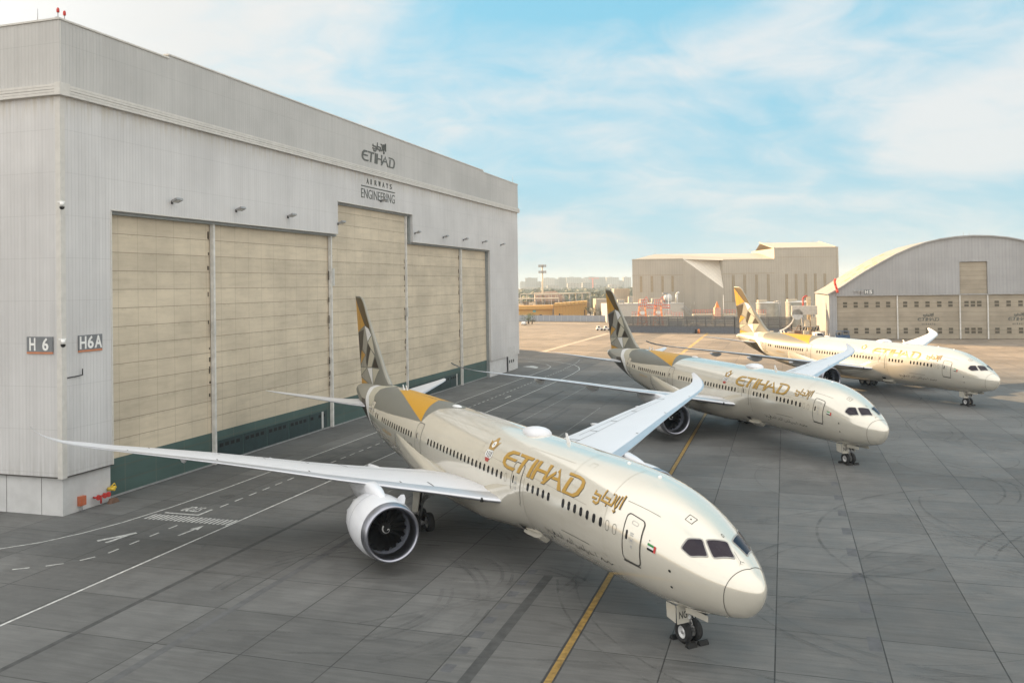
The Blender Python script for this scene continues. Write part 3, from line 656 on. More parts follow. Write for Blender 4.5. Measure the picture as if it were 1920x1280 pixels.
o = empty('wheel_stop', hgw(4.9, -.1, 0), AF); b = MB(); b.extrude([(-.5, 0), (.5, 0), (.25, .38), (-.25, .38)], -.5, -.1, lambda u, v, w: (u, w, v)); b.build('block', simple('rusty_block', (.16, .09, .06), .8), o); tag(o, 'small rusty brown block on the ground at the pier edge', 'block')
# unseen block added behind the hangar to throw the long shade across the stands
SB = empty('added_shade_block', (0, 0, 0)); b = MB()
P2 = Vector((-6.9, 204.3)); PM = P2 - Vector((.491, -.871)) * 17; P1 = PM - Vector((.459, -.888)) * 125; nrm = Vector((-.875, -.485)); H2 = 44.0
q = [P2, PM, P1, P1 + nrm * 34, P2 + nrm * 14]; b.extrude([(p.x, p.y) for p in q], 0, H2); b.build('wall', MT['clad'], SB, True); tag(SB, 'tall grey block added unseen behind the big hangar to cast the long shade', 'hangar')

# ------------------------------------------------------------------ the airliners (local x aft of the nose, y to starboard)

ST=[ # X, top, bot, halfwidth, centre
(.22,3.965,3.93,.012,3.95),(.235,4.06,3.76,.13,3.951),(.285,4.20,3.58,.27,3.953),(.38,4.36,3.37,.43,3.958),(.53,4.54,3.13,.61,3.966),(.73,4.70,2.91,.78,3.976),(1,4.90,2.68,.99,3.99),(1.5,5.26,2.50,1.32,4.04),(2,5.57,2.38,1.58,4.1),(3,6.13,2.16,1.96,4.24),(4,6.63,2.00,2.27,4.38),(5,7.04,1.91,2.50,4.51),
(6,7.34,1.84,2.65,4.62),(8,7.70,1.77,2.81,4.80),(10,7.83,1.73,2.87,4.91),(12,7.89,1.71,2.89,4.96),(20,7.9,1.71,2.89,4.96),(30,7.9,1.71,2.89,4.96),(40,7.9,1.76,2.89,4.96),(43,7.9,1.92,2.88,5.0),(46,7.89,2.26,2.78,5.1),(49,7.86,2.8,2.6,5.3),
(52,7.78,3.46,2.26,5.6),(55,7.64,4.18,1.8,5.9),(58,7.42,4.96,1.22,6.2),(60,7.18,5.55,.8,6.38),(61.3,6.95,5.95,.5,6.45),(61.9,6.7,6.15,.3,6.43)]
def _slopes(xs,ys):
    n=len(xs);d=[(ys[i+1]-ys[i])/(xs[i+1]-xs[i]) for i in range(n-1)];m=[d[0]]
    for i in range(1,n-1):
        if d[i-1]*d[i]<=0:m.append(0)
        else:
            w1=2*(xs[i+1]-xs[i])+xs[i]-xs[i-1];w2=xs[i+1]-xs[i]+2*(xs[i]-xs[i-1])
            m.append((w1+w2)/(w1/d[i-1]+w2/d[i]))
    m.append(d[-1]);return m
_xs=[s[0] for s in ST];_cols=[[s[k] for s in ST] for k in (1,2,3,4)];_ms=[_slopes(_xs,c) for c in _cols]
def prof(X):
    X=min(max(X,_xs[0]),_xs[-1]);i=min(max(bisect.bisect_right(_xs,X)-1,0),len(_xs)-2);h=_xs[i+1]-_xs[i];t=(X-_xs[i])/h
    o=[]
    for c,m in zip(_cols,_ms):
        o.append((2*t**3-3*t*t+1)*c[i]+(t**3-2*t*t+t)*h*m[i]+(-2*t**3+3*t*t)*c[i+1]+(t**3-t*t)*h*m[i+1])
    return o
def fus(X,ph,off=0.0):
    t,b,w,zc=prof(X);hb=(t-zc) if math.sin(ph)>=0 else (zc-b)
    y=w*math.cos(ph);z=zc+hb*math.sin(ph)+.0075*(X-8)
    if off:
        n=(math.cos(ph)*hb,math.sin(ph)*w);l=math.hypot(*n) or 1
        y+=off*n[0]/l;z+=off*n[1]/l
        if X<4:
            e=.02;t2,b2,w2,z2=prof(X+e);sl=((t2-b2)/2-(t-b)/2+w2-w)/(2*e);X-=off*min(sl,6)/math.sqrt(1+min(sl,6)**2)
    return (X,y,z)
def fs(u, v, off): return fus(u, v * 1.015 / 2.93, off)
def soften(P, k=.16):
    o = []
    for i, p in enumerate(P):
        a, c = P[i - 1], P[(i + 1) % len(P)]
        for t in (0, .5, 1):
            q0 = [p[j] + (a[j] - p[j]) * k for j in (0, 1)]; q1 = [p[j] + (c[j] - p[j]) * k for j in (0, 1)]
            o.append(tuple((1 - t) ** 2 * q0[j] + 2 * t * (1 - t) * p[j] + t * t * q1[j] for j in (0, 1)))
    return o
FINL = [(6.6, 49.0, 60.6), (7.6, 50.0, 60.9), (7.95, 50.35, 60.98), (8.3, 51.1, 61.1), (8.85, 52.05, 61.2), (9.6, 52.95, 61.35), (10.4, 53.75, 61.5), (12.8, 56.35, 61.95), (15.0, 58.55, 62.4), (15.9, 59.35, 62.6), (16.35, 59.9, 62.72), (16.62, 60.5, 62.82), (16.78, 61.4, 62.9)]
def fin_le(z):
    for a, b in zip(FINL, FINL[1:]):
        if z <= b[0] or b is FINL[-1]:
            t = max(0, min(1, (z - a[0]) / (b[0] - a[0]))); return a[1] + (b[1] - a[1]) * t, a[2] + (b[2] - a[2]) * t
def naca(c): c = min(max(c, 0), 1); return 5 * (.2969 * math.sqrt(c) - .126 * c - .3516 * c * c + .2843 * c ** 3 - .1036 * c ** 4)
def finsurf(side):
    def f(x, z, off):
        le, te = fin_le(z); ch = te - le; y = naca((x - le) / ch) * ch * .095 + off
        return (x, side * y, z)
    return f
CS = [0, .004, .012, .03, .06, .10, .16, .24, .34, .46, .58, .70, .82, .92, 1]
def section(fx, w0=0, camber=.012):
    """closed loop of (chord fraction, thickness offset), trailing edge -> upper -> leading edge -> lower"""
    up = [(c, naca(c) * .5 + camber * math.sin(pi * c) * fx) for c in CS[::-1]]; lo = [(c, -naca(c) * .5 * .9 + camber * math.sin(pi * c) * fx) for c in CS[1:]]
    return up + lo
WST = [(1.2, 19.3, 34.5, 3.80, .13), (2.9, 20.5, 34.3, 3.95, .13), (3.7, 21.06, 34.2, 4.03, .128), (6, 22.67, 34.35, 4.35, .12), (8.4, 24.35, 34.6, 4.67, .112), (9.9, 25.4, 34.85, 4.87, .108), (11.8, 26.73, 35.5, 5.11, .104), (15, 28.97, 36.55, 5.58, .10), (18.2, 31.21, 37.6, 6.03, .097),
       (21.5, 33.5, 38.65, 6.43, .094), (24.9, 35.9, 39.7, 6.82, .09), (26.2, 36.85, 40.15, 6.98, .088), (27.2, 37.75, 40.55, 7.10, .086), (28.1, 38.75, 41.0, 7.22, .084), (28.9, 39.9, 41.6, 7.40, .085), (29.5, 41.0, 42.3, 7.58, .085), (29.95, 42.1, 42.95, 7.80, .085), (30.2, 42.95, 43.4, 7.98, .09)]
def wing(plane, s, lift):
    secs = []
    for Y, le, te, z, tc in WST:
        ch = te - le; tw = -.30 * (ch / 12 + .35) if Y < 26 else -.15
        secs.append([(le + c * ch, s * Y, z + lift * Y + t * ch * tc * 1.0 * 1.0 / .5 * .5 + c * tw - .0) for c, t in section(1, camber=.05)])
    n = len(CS); cut = 5                                  # chord stations ahead of this belong to the leading edge
    iu = n - 1 - cut; il = n - 1 + cut
    m = MB()
    up = [q[:iu + 1] for q in secs]; lo = [q[il:] for q in secs]
    m.rings(up, False, (False, False), flip=(s < 0)); m.rings([q + [q2[0]] if False else q for q, q2 in zip(lo, up)], False, (False, False), flip=(s < 0))
    m.rings([q[iu:il + 1] for q in secs][-1:] * 1, False, (False, False)) if False else None
    w = m.build('wing', MT['wing'], plane)
    m = MB(); m.rings([q[iu:il + 1] for q in secs], False, (False, False), flip=(s < 0)); m.face([m.vert(p) for p in secs[-1]]) ; m.build('leading_edge', MT['slat'], w)
    # flap, spoiler and slat gaps drawn as thin seams on the upper skin
    def top(c, Y, off):
        for a, b in zip(WST, WST[1:]):
            if Y <= b[0]:
                t = (Y - a[0]) / (b[0] - a[0]); le, te, z, tc = (a[k] + (b[k] - a[k]) * t for k in (1, 2, 3, 4)); break
        ch = te - le; tw = -.30 * (ch / 12 + .35) if Y < 26 else -.15
        tt = naca(c) * .5 + .05 * math.sin(pi * c); return (le + c * ch, s * Y, z + lift * Y + tt * ch * tc + c * tw + off)
    m = MB()
    for pts in [[(.70, 3.6), (.70, 9.6), (.73, 22.5)], [(.86, 10.8), (.85, 21)], [(.70, 9.7), (.99, 9.7)], [(.72, 15), (.85, 15)], [(.73, 22.5), (.99, 22.5)], [(.105, 8), (.135, 8)], [(.11, 13.2), (.15, 13.2)], [(.11, 18.6), (.16, 18.6)], [(.12, 24), (.17, 24)], [(.72, 12.2), (.85, 12.2)], [(.72, 18), (.85, 18)], [(.1, 6.2), (.2, 6.2)]]:
        for q in stroke([(p[0] * 10, p[1]) for p in pts], .07 if pts[0][1] != pts[-1][1] else .08):
            patch(m, q, lambda u, v, o: top(u / 10, v, o), .012, .7, 1.2)
    m.build('control_surface_gap', MT['line'], w)
    # raised panel on the inboard lower flap edge fairings
    for Y, l, h in ((7.0, 5.4, .50), (14.2, 4.6, .42), (20.3, 3.8, .34)):
        for a, b in zip(WST, WST[1:]):
            if Y <= b[0]:
                t = (Y - a[0]) / (b[0] - a[0]); le, te, z = (a[k] + (b[k] - a[k]) * t for k in (1, 2, 3)); break
        m = MB(); rs = []
        for k in range(13):
            t = k / 12; r = math.sin(pi * min(1, t ** .8 * 1.0)) ** .6 * h if 0 < t < 1 else .01
            x = te - l * .72 + l * t; zc = z + lift * Y - .42 - .10 * t - .18 * math.sin(pi * t)
            rs.append([(x, s * Y + math.cos(a_) * r * .62, zc + math.sin(a_) * r) for a_ in [2 * pi * j / 12 for j in range(12)]])
        m.rings(rs); m.build('flap_fairing', MT['wing'], w)
    m = MB(); m.lathe([(-.05, .12), (0, .15), (.12, .14)], (21.35, s * 3.9, 4.02 + lift * 4), 'y', 12, caps=(True, True)); m.build('landing_light', MT['black'], w)
    return w
def engine(plane, s):
    X, Y, Z = 21.4, s * 9.87, 2.63
    prof_o = [(.75, 1.80), (1.2, 1.865), (1.9, 1.91), (2.7, 1.90), (3.5, 1.82), (4.2, 1.70), (4.75, 1.58)]
    b = MB(); n = 72; rs = []
    for u, r in prof_o: rs.append([(X + u + .0, Y + math.cos(a) * r, Z + math.sin(a) * r) for a in [2 * pi * k / n for k in range(n)]])
    rs.append([(X + 5.15 + (.28 if (k // 3) % 2 else 0) * (1 - abs((k % 3) - 1) * .6) - .12, Y + math.cos(2 * pi * k / n) * 1.47, Z + math.sin(2 * pi * k / n) * 1.47) for k in range(n)])
    rs.append([(p[0] - .02, Y + (p[1] - Y) * .97, Z + (p[2] - Z) * .97) for p in rs[-1]]); rs.append([(X + 4.2, Y + math.cos(a) * 1.42, Z + math.sin(a) * 1.42) for a in [2 * pi * k / n for k in range(n)]])
    b.rings(rs, True, (False, True)); e = b.build('engine_nacelle', MT['nacelle'], plane)
    b = MB(); lip = [(1.05, 1.44), (.7, 1.445), (.4, 1.46), (.2, 1.50), (.08, 1.55), (.02, 1.60), (0, 1.65), (.03, 1.70), (.12, 1.735), (.3, 1.765), (.52, 1.785), (.75, 1.80)]
    b.lathe(lip, (X, Y, Z), 'x', 72); b.build('inlet_lip', MT['metal'], e)
    b = MB(); b.lathe([(1.05, 1.44), (1.5, 1.435), (2.1, 1.43)], (X, Y, Z), 'x', 48); b.lathe([(1.98, 1.44), (1.985, .01)], (X, Y, Z), 'x', 48); b.build('inlet_liner', MT['inlet'], e)
    b = MB()
    for k in range(18):
        a0 = 2 * pi * k / 18; g = []
        for j in range(9):
            r = .38 + 1.03 * j / 8; sw = .55 * (j / 8) ** 2 - .25 * j / 8; tw = .18 + .62 * j / 8
            row = []
            for q in (-.5, -.15, .2, .5):
                wd = (.24 + .16 * math.sin(pi * j / 8)) * q; a = a0 + sw * .35 + wd * math.sin(tw) / r * 1.35
                row.append((X + 1.62 + wd * math.cos(tw) * .9 - .1 * q * q, Y + math.cos(a) * r, Z + math.sin(a) * r))
            g.append(row)
        b.rings(g, False, (False, False))
    b.build('fan_blades', MT['fan'], e)
    b = MB(); b.poly([(X + 1.95, Y + math.cos(2 * pi * k / 32) * 1.43, Z + math.sin(2 * pi * k / 32) * 1.43) for k in range(32)][::-1]); b.build('fan_duct', MT['black'], e)
    b = MB(); sp = [(1.0, .02), (1.05, .09), (1.18, .19), (1.35, .29), (1.6, .39)]; b.lathe(sp, (X, Y, Z), 'x', 28, caps=(True, False)); spn = b.build('spinner', MT['black'], e)
    b = MB(); P = []
    for k in range(26):
        a = R(40 + k * 15); r = .03 + .0100 * k; P.append((a, r))
    def sx(r):
        for (u0, r0), (u1, r1) in zip(sp, sp[1:]):
            if r <= r1: return u0 + (u1 - u0) * (r - r0) / (r1 - r0)
        return 1.6
    ids = []
    for i, (a, r) in enumerate(P):
        w_ = .055 * min(1, (i + 4) / 12); row = []
        for rr_ in (r - w_ * .5, r + w_ * .5): rr_ = max(rr_, .012); row.append((X + sx(rr_) - .012, Y + math.cos(a) * rr_ * s, Z + math.sin(a) * rr_))
        ids.append([b.vert(p) for p in row])
    for p, q in zip(ids, ids[1:]): b.face((p[0], p[1], q[1], q[0]))
    b.build('spiral_mark', MT['white'], spn)
    b = MB(); b.lathe([(4.1, 1.05), (4.9, 1.02), (5.9, .80), (6.6, .66), (6.62, .60)], (X, Y, Z), 'x', 32, caps=(True, True)); b.lathe([(6.3, .42), (6.9, .34), (7.5, .05)], (X, Y, Z), 'x', 20, caps=(True, True)); b.build('exhaust_cone', simple('heat_stained_metal', (.22, .19, .17), .35, .8), e)
    b = MB(); rs = []                                      # pylon
    for x, z0, z1, w_ in ((1.5, 1.6, 1.87, .04), (2.1, 1.5, 2.03, .26), (3.0, 1.4, 2.20, .40), (3.9, 1.3, 2.34, .44), (4.8, 1.1, 2.38, .42), (6.0, .9, 2.05, .32), (7.4, .95, 1.85, .26), (9.0, 1.25, 1.75, .12), (9.9, 1.5, 1.7, .02)):
        rs.append([(X + x, Y - w_, Z + z0), (X + x, Y + w_, Z + z0), (X + x, Y + w_ * .95, Z + z1 - .12), (X + x, Y + w_ * .6, Z + z1), (X + x, Y - w_ * .6, Z + z1), (X + x, Y - w_ * .95, Z + z1 - .12)])
    b.rings(rs, True, (True, True)); b.build('pylon', MT['nacelle'], e, True)
    a = R(48); c_, s_ = -s * math.cos(a), math.sin(a); b = MB()   # strake on the inboard shoulder
    b.extrude([(1.35, 1.78), (2.9, 1.80), (2.75, 2.22), (2.35, 2.35), (1.9, 2.20)], -.03, .03, lambda u, v, w: (X + u, Y + c_ * v - s_ * w, Z + s_ * v + c_ * w)); b.build('strake', MT['nacelle'], e, True)
    b = MB(); a = [2 * pi * k / 60 for k in range(61)]
    for q in [[(2.62, t), (2.66, t)] for t in ()]: pass
    for k in range(60): t0, t1 = a[k], a[k + 1]; b.poly([(X + 3.0, Y + math.cos(t) * 1.885, Z + math.sin(t) * 1.885) if j < 2 else (X + 3.025, Y + math.cos(t) * 1.883, Z + math.sin(t) * 1.883) for j, t in ((0, t0), (1, t1), (2, t1), (3, t0))])
    b.build('cowl_seam', MT['line'], e)
    return e
def wheel(parent, x, y, z, r, w, out):
    b = MB(); h = w / 2; pr = [(-h * .55, r * .56), (-h * .9, r * .62), (-h, r * .80), (-h * .86, r * .93), (-h * .5, r * .99), (0, r), (h * .5, r * .99), (h * .86, r * .93), (h, r * .80), (h * .9, r * .62), (h * .55, r * .56)]
    b.lathe(pr, (x, y, z), 'y', 32); t = b.build('wheel_tyre', MT['tyre'], parent)
    b = MB(); b.lathe([(-h * .6, r * .57), (-h * .62, r * .50), (-h * .2, r * .44), (-h * .15, r * .22), (-h * .45, r * .16), (-h * .5, 0.001)], (x, y, z), 'y', 24); b.lathe([(h * .6, r * .57), (h * .62, r * .50), (h * .2, r * .44), (h * .15, r * .22), (h * .45, r * .16), (h * .5, 0.001)], (x, y, z), 'y', 24)
    b.build('rim', MT['rim'], t); return t
def slab(b, p0, p1, p2, p3, t):
    n = (Vector(p1) - Vector(p0)).cross(Vector(p3) - Vector(p0)).normalized() * t
    A = [Vector(p) for p in (p0, p1, p2, p3)]; B = [p + n for p in A]; i = [b.vert(p) for p in A + B]
    for q in ((0, 3, 2, 1), (4, 5, 6, 7), (0, 1, 5, 4), (1, 2, 6, 5), (2, 3, 7, 6), (3, 0, 4, 7)): b.face([i[k] for k in q])

def make_airliner():
    A = empty('airliner')
    # fuselage skin
    xs_ = [.22, .226, .235, .255, .285, .33, .38, .45, .53, .62, .73, .86, 1, 1.3, 1.6, 2, 2.5, 3, 3.6, 4.2, 5, 6, 7, 8, 9, 10, 11, 12] + [13 + k for k in range(27)] + [40 + .75 * k for k in range(28)] + [61.3, 61.6, 61.9]
    b = MB(); n = 64; ids = []
    for x in xs_: ids.append([b.kv(fus(x, 2 * pi * k / n)) if False else b.vert(fus(x, 2 * pi * k / n)) for k in range(n)])
    for p, q in zip(ids, ids[1:]):
        for k in range(n): b.face((p[k], p[(k + 1) % n], q[(k + 1) % n], q[k])[::-1], True)
    b.face(ids[0]); b.face(ids[-1][::-1]); b.build('fuselage', MT['pearl'], A, True)
    b = MB(); b.tube((61.7, 0, 6.82), (62.15, 0, 6.86), .26, .2, 14); b.build('exhaust_pipe', MT['darkmetal'], A)
    # belly fairing under the wing
    b = MB(); rs = []
    for k in range(37):
        t = k / 36; x = 16.0 + 26 * t; e = max(0.0, math.sin(pi * t)) ** .75 * min(1, t / .30) ** 1.2; rs.append([])
        for j in range(56):
            a = 2 * pi * j / 56; c, s_ = math.cos(a), math.sin(a); fx_, fy, fz = fus(x, a, -.04); p = 2 / 2.6
            yy = math.copysign(abs(c) ** p, c) * 3.28; z_ = 2.95 + math.copysign(abs(s_) ** p, s_) * (1.1 if s_ > 0 else 1.52) + .0075 * (x - 8)
            rs[-1].append((x, fy + (yy - fy) * e, fz + (z_ - fz) * e))
    b.rings(rs, True, (True, True)); b.build('belly_fairing', MT['pearl'], A, True)
    b = MB()
    patch(b, [(19.3, -2.05), (18.45, -2.05), (18.6, -2.42), (19.2, -2.42)], fs, .20, .3, .2); b.build('ram_air_inlet', MT['black'], A)
    b = MB(); rs = []
    for u, h_ in ((17.5, .03), (17.7, .22), (18.2, .30), (19.0, .33), (19.6, .30)): rs.append([fs(u, -2.75, -.1), fs(u, -2.75, h_), fs(u, -3.35, h_ + .04), fs(u, -3.5, -.1)])
    b.rings(rs, True, (True, True), sm=False); b.build('inlet_scoop', MT['pearl'], A, True)
    # wings, engines, tail surfaces
    wing(A, 1, 0.0); wing(A, -1, .012)
    engine(A, 1); engine(A, -1)
    b = MB(); rs = []
    for z, le, te in FINL:
        ch = te - le; k = 1 if z < 16 else max(.05, 1 - (z - 16) / .8)
        rs.append([(le + c * ch, t * ch * .19 * k ** .5, z) for c, t in section(0)])
    b.rings(rs, True, (True, True)); fin = b.build('vertical_fin', MT['f_grey'], A, True)
    FAC = [('f_gold', [(62.74, 16.45), (58.81, 13.74), (61.98, 12.87)]), ('f_olive', [(62.74, 16.62), (60.7, 16.58), (59.9, 16.2), (56.85, 13.2), (57.63, 13.48), (58.81, 13.74), (62.70, 16.50)]), ('f_dark', [(61.96, 12.80), (59.11, 13.30), (59.66, 11.64), (61.42, 9.9)]), ('f_mid', [(59.05, 13.33), (58.85, 13.6), (57.55, 12.10), (58.4, 10.72), (59.72, 11.25)]),
           ('f_white', [(58.78, 13.68), (57.65, 13.44), (56.75, 12.8), (57.6, 12.12)]), ('f_light', [(56.62, 12.72), (55.25, 10.95), (56.5, 11.45), (57.52, 12.0)]), ('f_dark', [(57.57, 12.02), (56.58, 11.45), (57.8, 9.47), (58.29, 9.91)]), ('f_gold', [(60.32, 11.04), (58.65, 10.68), (61.10, 9.48)]),
           ('f_mid', [(58.57, 10.6), (58.0, 9.43), (61.05, 9.30)]), ('f_light', [(56.50, 11.35), (55.27, 10.78), (56.06, 9.62), (57.7, 9.46)]), ('f_dark', [(55.09, 10.66), (53.95, 9.66), (55.9, 9.60)]), ('f_white', [(57.75, 9.36), (55.86, 9.52), (55.43, 7.72)]), ('f_light', [(55.75, 9.5), (53.70, 9.55), (55.25, 7.9)]),
           ('f_light', [(60.9, 9.18), (58.1, 9.36), (60.93, 8.4)]), ('f_mid', [(57.95, 9.30), (55.6, 7.70), (60.9, 8.25)]), ('f_gold', [(60.88, 8.1), (57.2, 7.75), (57.3, 7.35), (60.8, 7.1)])]
    for nm, P in FAC:
        b = MB()
        for sd_ in (1, -1): patch(b, P, finsurf(sd_), .012, .6, .6)
        b.build('colour_facet', MT[nm], fin)
    b = MB()
    for sd_ in (1, -1):
        for q in stroke([(59.2, 8.1), (61.35, 16.4)], .05): patch(b, q, finsurf(sd_), .02, .6, .6)
    b.build('rudder_gap', MT['line'], fin)
    b = MB(); rs = []
    for z, le, te in FINL[3:]:                              # bright leading edge strip
        rs.append([(le - .02 + .30 * t * t * 3, s_ * naca(.0 + .30 * t * t * 3 / (te - le)) * (te - le) * .097 + s_ * .012, z) for s_, t in ((1, .5), (1, .35), (1, .12), (0, 0), (-1, .12), (-1, .35), (-1, .5))])
    b.rings(rs[:-1], False, (False, False)); b.build('leading_edge', MT['f_mid'], fin, True)
    for s_ in (1, -1):
        rs = []; st = [(.6, 51.6, 59.3, 6.05), (2.0, 52.4, 59.45, 6.12), (3.4, 53.85, 59.9, 6.28), (6, 56.6, 60.7, 6.68), (8.6, 59.35, 61.55, 7.08), (9.4, 60.3, 61.85, 7.2), (9.75, 61.0, 62.05, 7.26), (9.88, 61.6, 62.15, 7.28)]
        for Y, le, te, z in st: ch = te - le; rs.append([(le + c * ch, s_ * Y, z + t * ch * .10) for c, t in section(0)])
        n_ = len(CS); iu, il = n_ - 1 - 5, n_ - 1 + 5
        b = MB(); b.rings([q[:iu + 1] for q in rs], False, (False, False)); b.rings([q[il:] for q in rs], False, (False, False)); h = b.build('tailplane', MT['wing'], A, True)
        b = MB(); b.rings([q[iu:il + 1] for q in rs], False, (False, False)); b.face([b.vert(p) for p in rs[-1]]); b.build('leading_edge', MT['slat'], h, True)
    # cabin windows, doors, cockpit
    def win(x, s0=.55): s0 = .50 + .0075 * 0 * x + .03; b = MB(); patch(b, rrect(x - .135, s0 - .24, x + .135, s0 + .24, .132), fs, .010, .4, .2); return b.build('cabin_window', MT['pane'], A)
    for k in range(7): win(8.98 + .635 * k - .0)
    for k in range(5): win(14.48 + .64 * k)
    for k in range(21): win(20.72 + .651 * k)
    for k in range(14): win(37.6 + .60 * k)
    for k in range(2): win(47.0 + .62 * k)
    b = MB()
    for x in (8.38, 7.76, 20.07):
        for q in stroke(rrect(x - .145, .53 - .25, x + .145, .53 + .25, .14), .022, True): patch(b, q, fs, .010, .4, .2)
    b.build('blanked_window_outline', MT['line'], A)
    for x0, x1, s0 in ((5.74, 7.06, 0), (18.0, 19.3, 0), (35.4, 36.6, .0), (48.7, 49.9, .0)):
        b = MB(); patch(b, rrect(x0 + .05, s0 - .62, x1 - .05, s0 + 1.62, .2), fs, .012, .4, .2)
        d = b.build('cabin_door', MT['pearl'], A)
        b = MB()
        for q in stroke(rrect(x0, s0 - .67, x1, s0 + 1.67, .24), .055, True): patch(b, q, fs, .016, .4, .2)
        patch(b, [(x0 + .02, s0 - .76), (x1 - .02, s0 - .76), (x1 - .02, s0 - .68), (x0 + .02, s0 - .68)], fs, .017, .4, .2); b.build('door_seam', MT['line'], d)
        b = MB(); cx_ = (x0 + x1) / 2
        patch(b, rrect(x1 - .36, s0 + .38, x1 - .2, s0 + .86, .078), fs, .016, .4, .2); b.build('door_window', MT['pane'], d)
        b = MB()
        for q in stroke(rrect(cx_ - .26, s0 + 1.25, cx_ + .18, s0 + 1.42, .08), .02, True) + stroke([(cx_ - .1, s0 + .45), (cx_ + .1, s0 + .45)], .10) + stroke([(cx_ - .12, s0 + .70), (cx_ + .12, s0 + .70)], .05) + stroke([(cx_ - .12, s0 + .80), (cx_ + .12, s0 + .80)], .05) + stroke([(cx_ - .08, s0 + .15), (cx_ + .02, s0 + .15)], .14) + stroke(rrect(cx_ - .16, s0 + .33, cx_ + .16, s0 + .57, .1), .015, True): patch(b, q, fs, .018, .4, .2)
        b.build('handle', MT['grey'], d)
    # cockpit glazing, starboard pair and mirrored port pair
    W1 = soften([(3.52, 1.54), (3.46, 2.30), (2.94, 2.93), (2.27, 2.16), (2.96, 1.40)])
    W2 = soften([(2.83, 3.04), (2.28, 4.32), (1.50, 3.76), (2.06, 2.32)], .12)
    for P in (W1, W2):
        for mir in (False, True):
            Q = [(x, (2.93 * pi / 1.015 - s_) if mir else s_) for x, s_ in P]
            b = MB(); patch(b, Q, fs, .018, .25, .2); g = b.build('cockpit_window', MT['glass'], A)
            b = MB()
            for q in stroke(Q, .07, True): patch(b, q, fs, .022, .25, .2)
            b.build('window_frame', simple('frame_grey', (.30, .29, .27), .4), g)
    b = MB()
    for q in stroke([(1.21, 8.1), (1.06, 6.2), (.95, 4.55), (1.06, 2.88), (1.21, .96), (1.34, -.58), (1.45, -1.9), (1.58, -3.2), (1.65, -4.6)], .024): patch(b, q, fs, .012, .3, .25)
    b.build('radome_seam', MT['line'], A)
    b = MB()
    for q in stroke([(1.75, 4.1), (1.30, 3.9), (1.2, 4.2)], .03) + stroke([(1.30, 3.9), (1.2, 3.7)], .03): patch(b, q, lambda u, v, o: fs(u, v, o + .05), .02, .3, .2)
    b.build('windscreen_wiper', MT['black'], A)
    # seams and small fittings on the starboard side
    b = MB()
    for P, w_, cl in (([(4.17, 3.15), (4.22, 3.62), (3.81, 3.72), (3.79, 3.2)], .03, True), ([(7.5, 2.15), (5.2, 2.35)], .02, False), ([(13.2, -.95), (10.3, -.95), (10.3, -1.0)], .03, False), ([(17.6, .95), (17.6, -2.2)], .018, False), ([(24.2, 1.4), (10.5, .98)], .010, False), ([(4.35, -2.1), (4.2, -2.45), (4.05, -2.2)], .03, False), ([(39.8, -.4), (33.5, 1.0)], .0, False)):
        if w_:
            for q in stroke(P, w_, cl): patch(b, q, fs, .009, .4, .2)
    b.build('panel_seam', MT['line'], A)
    b = MB()                                             # faint skin joints
    for P in [[(x_, 4.5), (x_, -3.6)] for x_ in (8.7, 12.9, 24.4, 32.6, 41.9)] + [[(x_, 2.9), (x_ + 5.5, 2.9)] for x_ in (13.5, 25.0, 31)] + [[(33.0, -.9), (46.5, -.9)], [(9, -1.0), (9, -2.6)], [(11.8, -2.3), (10.6, -2.3), (10.6, -3.0), (11.8, -3.0)], [(21.2, 3.3), (21.2, 3.9), (20.6, 3.9), (20.6, 3.3)], [(12.2, 3.0), (12.2, 3.35), (11.7, 3.35), (11.7, 3.0)]]:
        for q in stroke(P, .018): patch(b, q, fs, .007, .5, .22)
    b.build('skin_joint', MT['joint'], A)
    b = MB()
    for x, s_, r in ((3.89, -.11, .075), (3.94, -1.1, .07), (14.6, -1.72, .08), (15.15, -1.95, .07), (14.35, -1.45, .09), (19.7, -1.35, .09), (5.2, .95, .03), (4.0, 3.42, .04)): patch(b, [(x + r * math.cos(2 * pi * k / 10), s_ + r * 1.1 * math.sin(2 * pi * k / 10)) for k in range(10)], fs, .011, .4, .2); b.build('small_port', MT['black'], A); b = MB()
    # lettering: black drop edge, then gold
    b = MB(); b2 = MB()
    for P in WORD.values(): patch(b2, [(x - .022, s_ - .03) for x, s_ in P], fs, .014, .5, .22); patch(b, P, fs, .020, .5, .22)
    b.build('gold_name_lettering', MT['gold'], A); b2.build('lettering_edge', MT['shadow'], A)
    b = MB(); b2 = MB()
    for i, (P, w_) in enumerate(ARAB):
        for q in stroke(P, w_ * .8): patch(b, q, fs, .020 + .002 * i, .5, .22)
        for q in stroke([(x - .02, s_ - .025) for x, s_ in P], w_ * .8): patch(b2, q, fs, .012 + .0005 * i, .5, .22)
    b.build('gold_arabic_lettering', MT['gold'], A); b2.build('lettering_edge', MT['shadow'], A)
    # national emblem
    def ep(P): return [(23.2 + (x - 23.2) * 1.08, 1.72 + (v - 1.70) * 1.12) for x, v in P]
    b = MB(); patch(b, ep([(22.55, 2.38), (22.70, 2.02), (22.88, 1.72), (23.05, 1.78), (23.2, 1.66), (23.35, 1.78), (23.52, 1.72), (23.68, 2.0), (23.82, 2.34), (23.6, 2.24), (23.42, 2.36), (23.36, 2.56), (23.18, 2.62), (23.02, 2.52), (22.96, 2.34), (22.8, 2.26)]), fs, .012, .4, .2); em = b.build('emblem', simple('emblem_gold', (.36, .22, .06), .5), A)
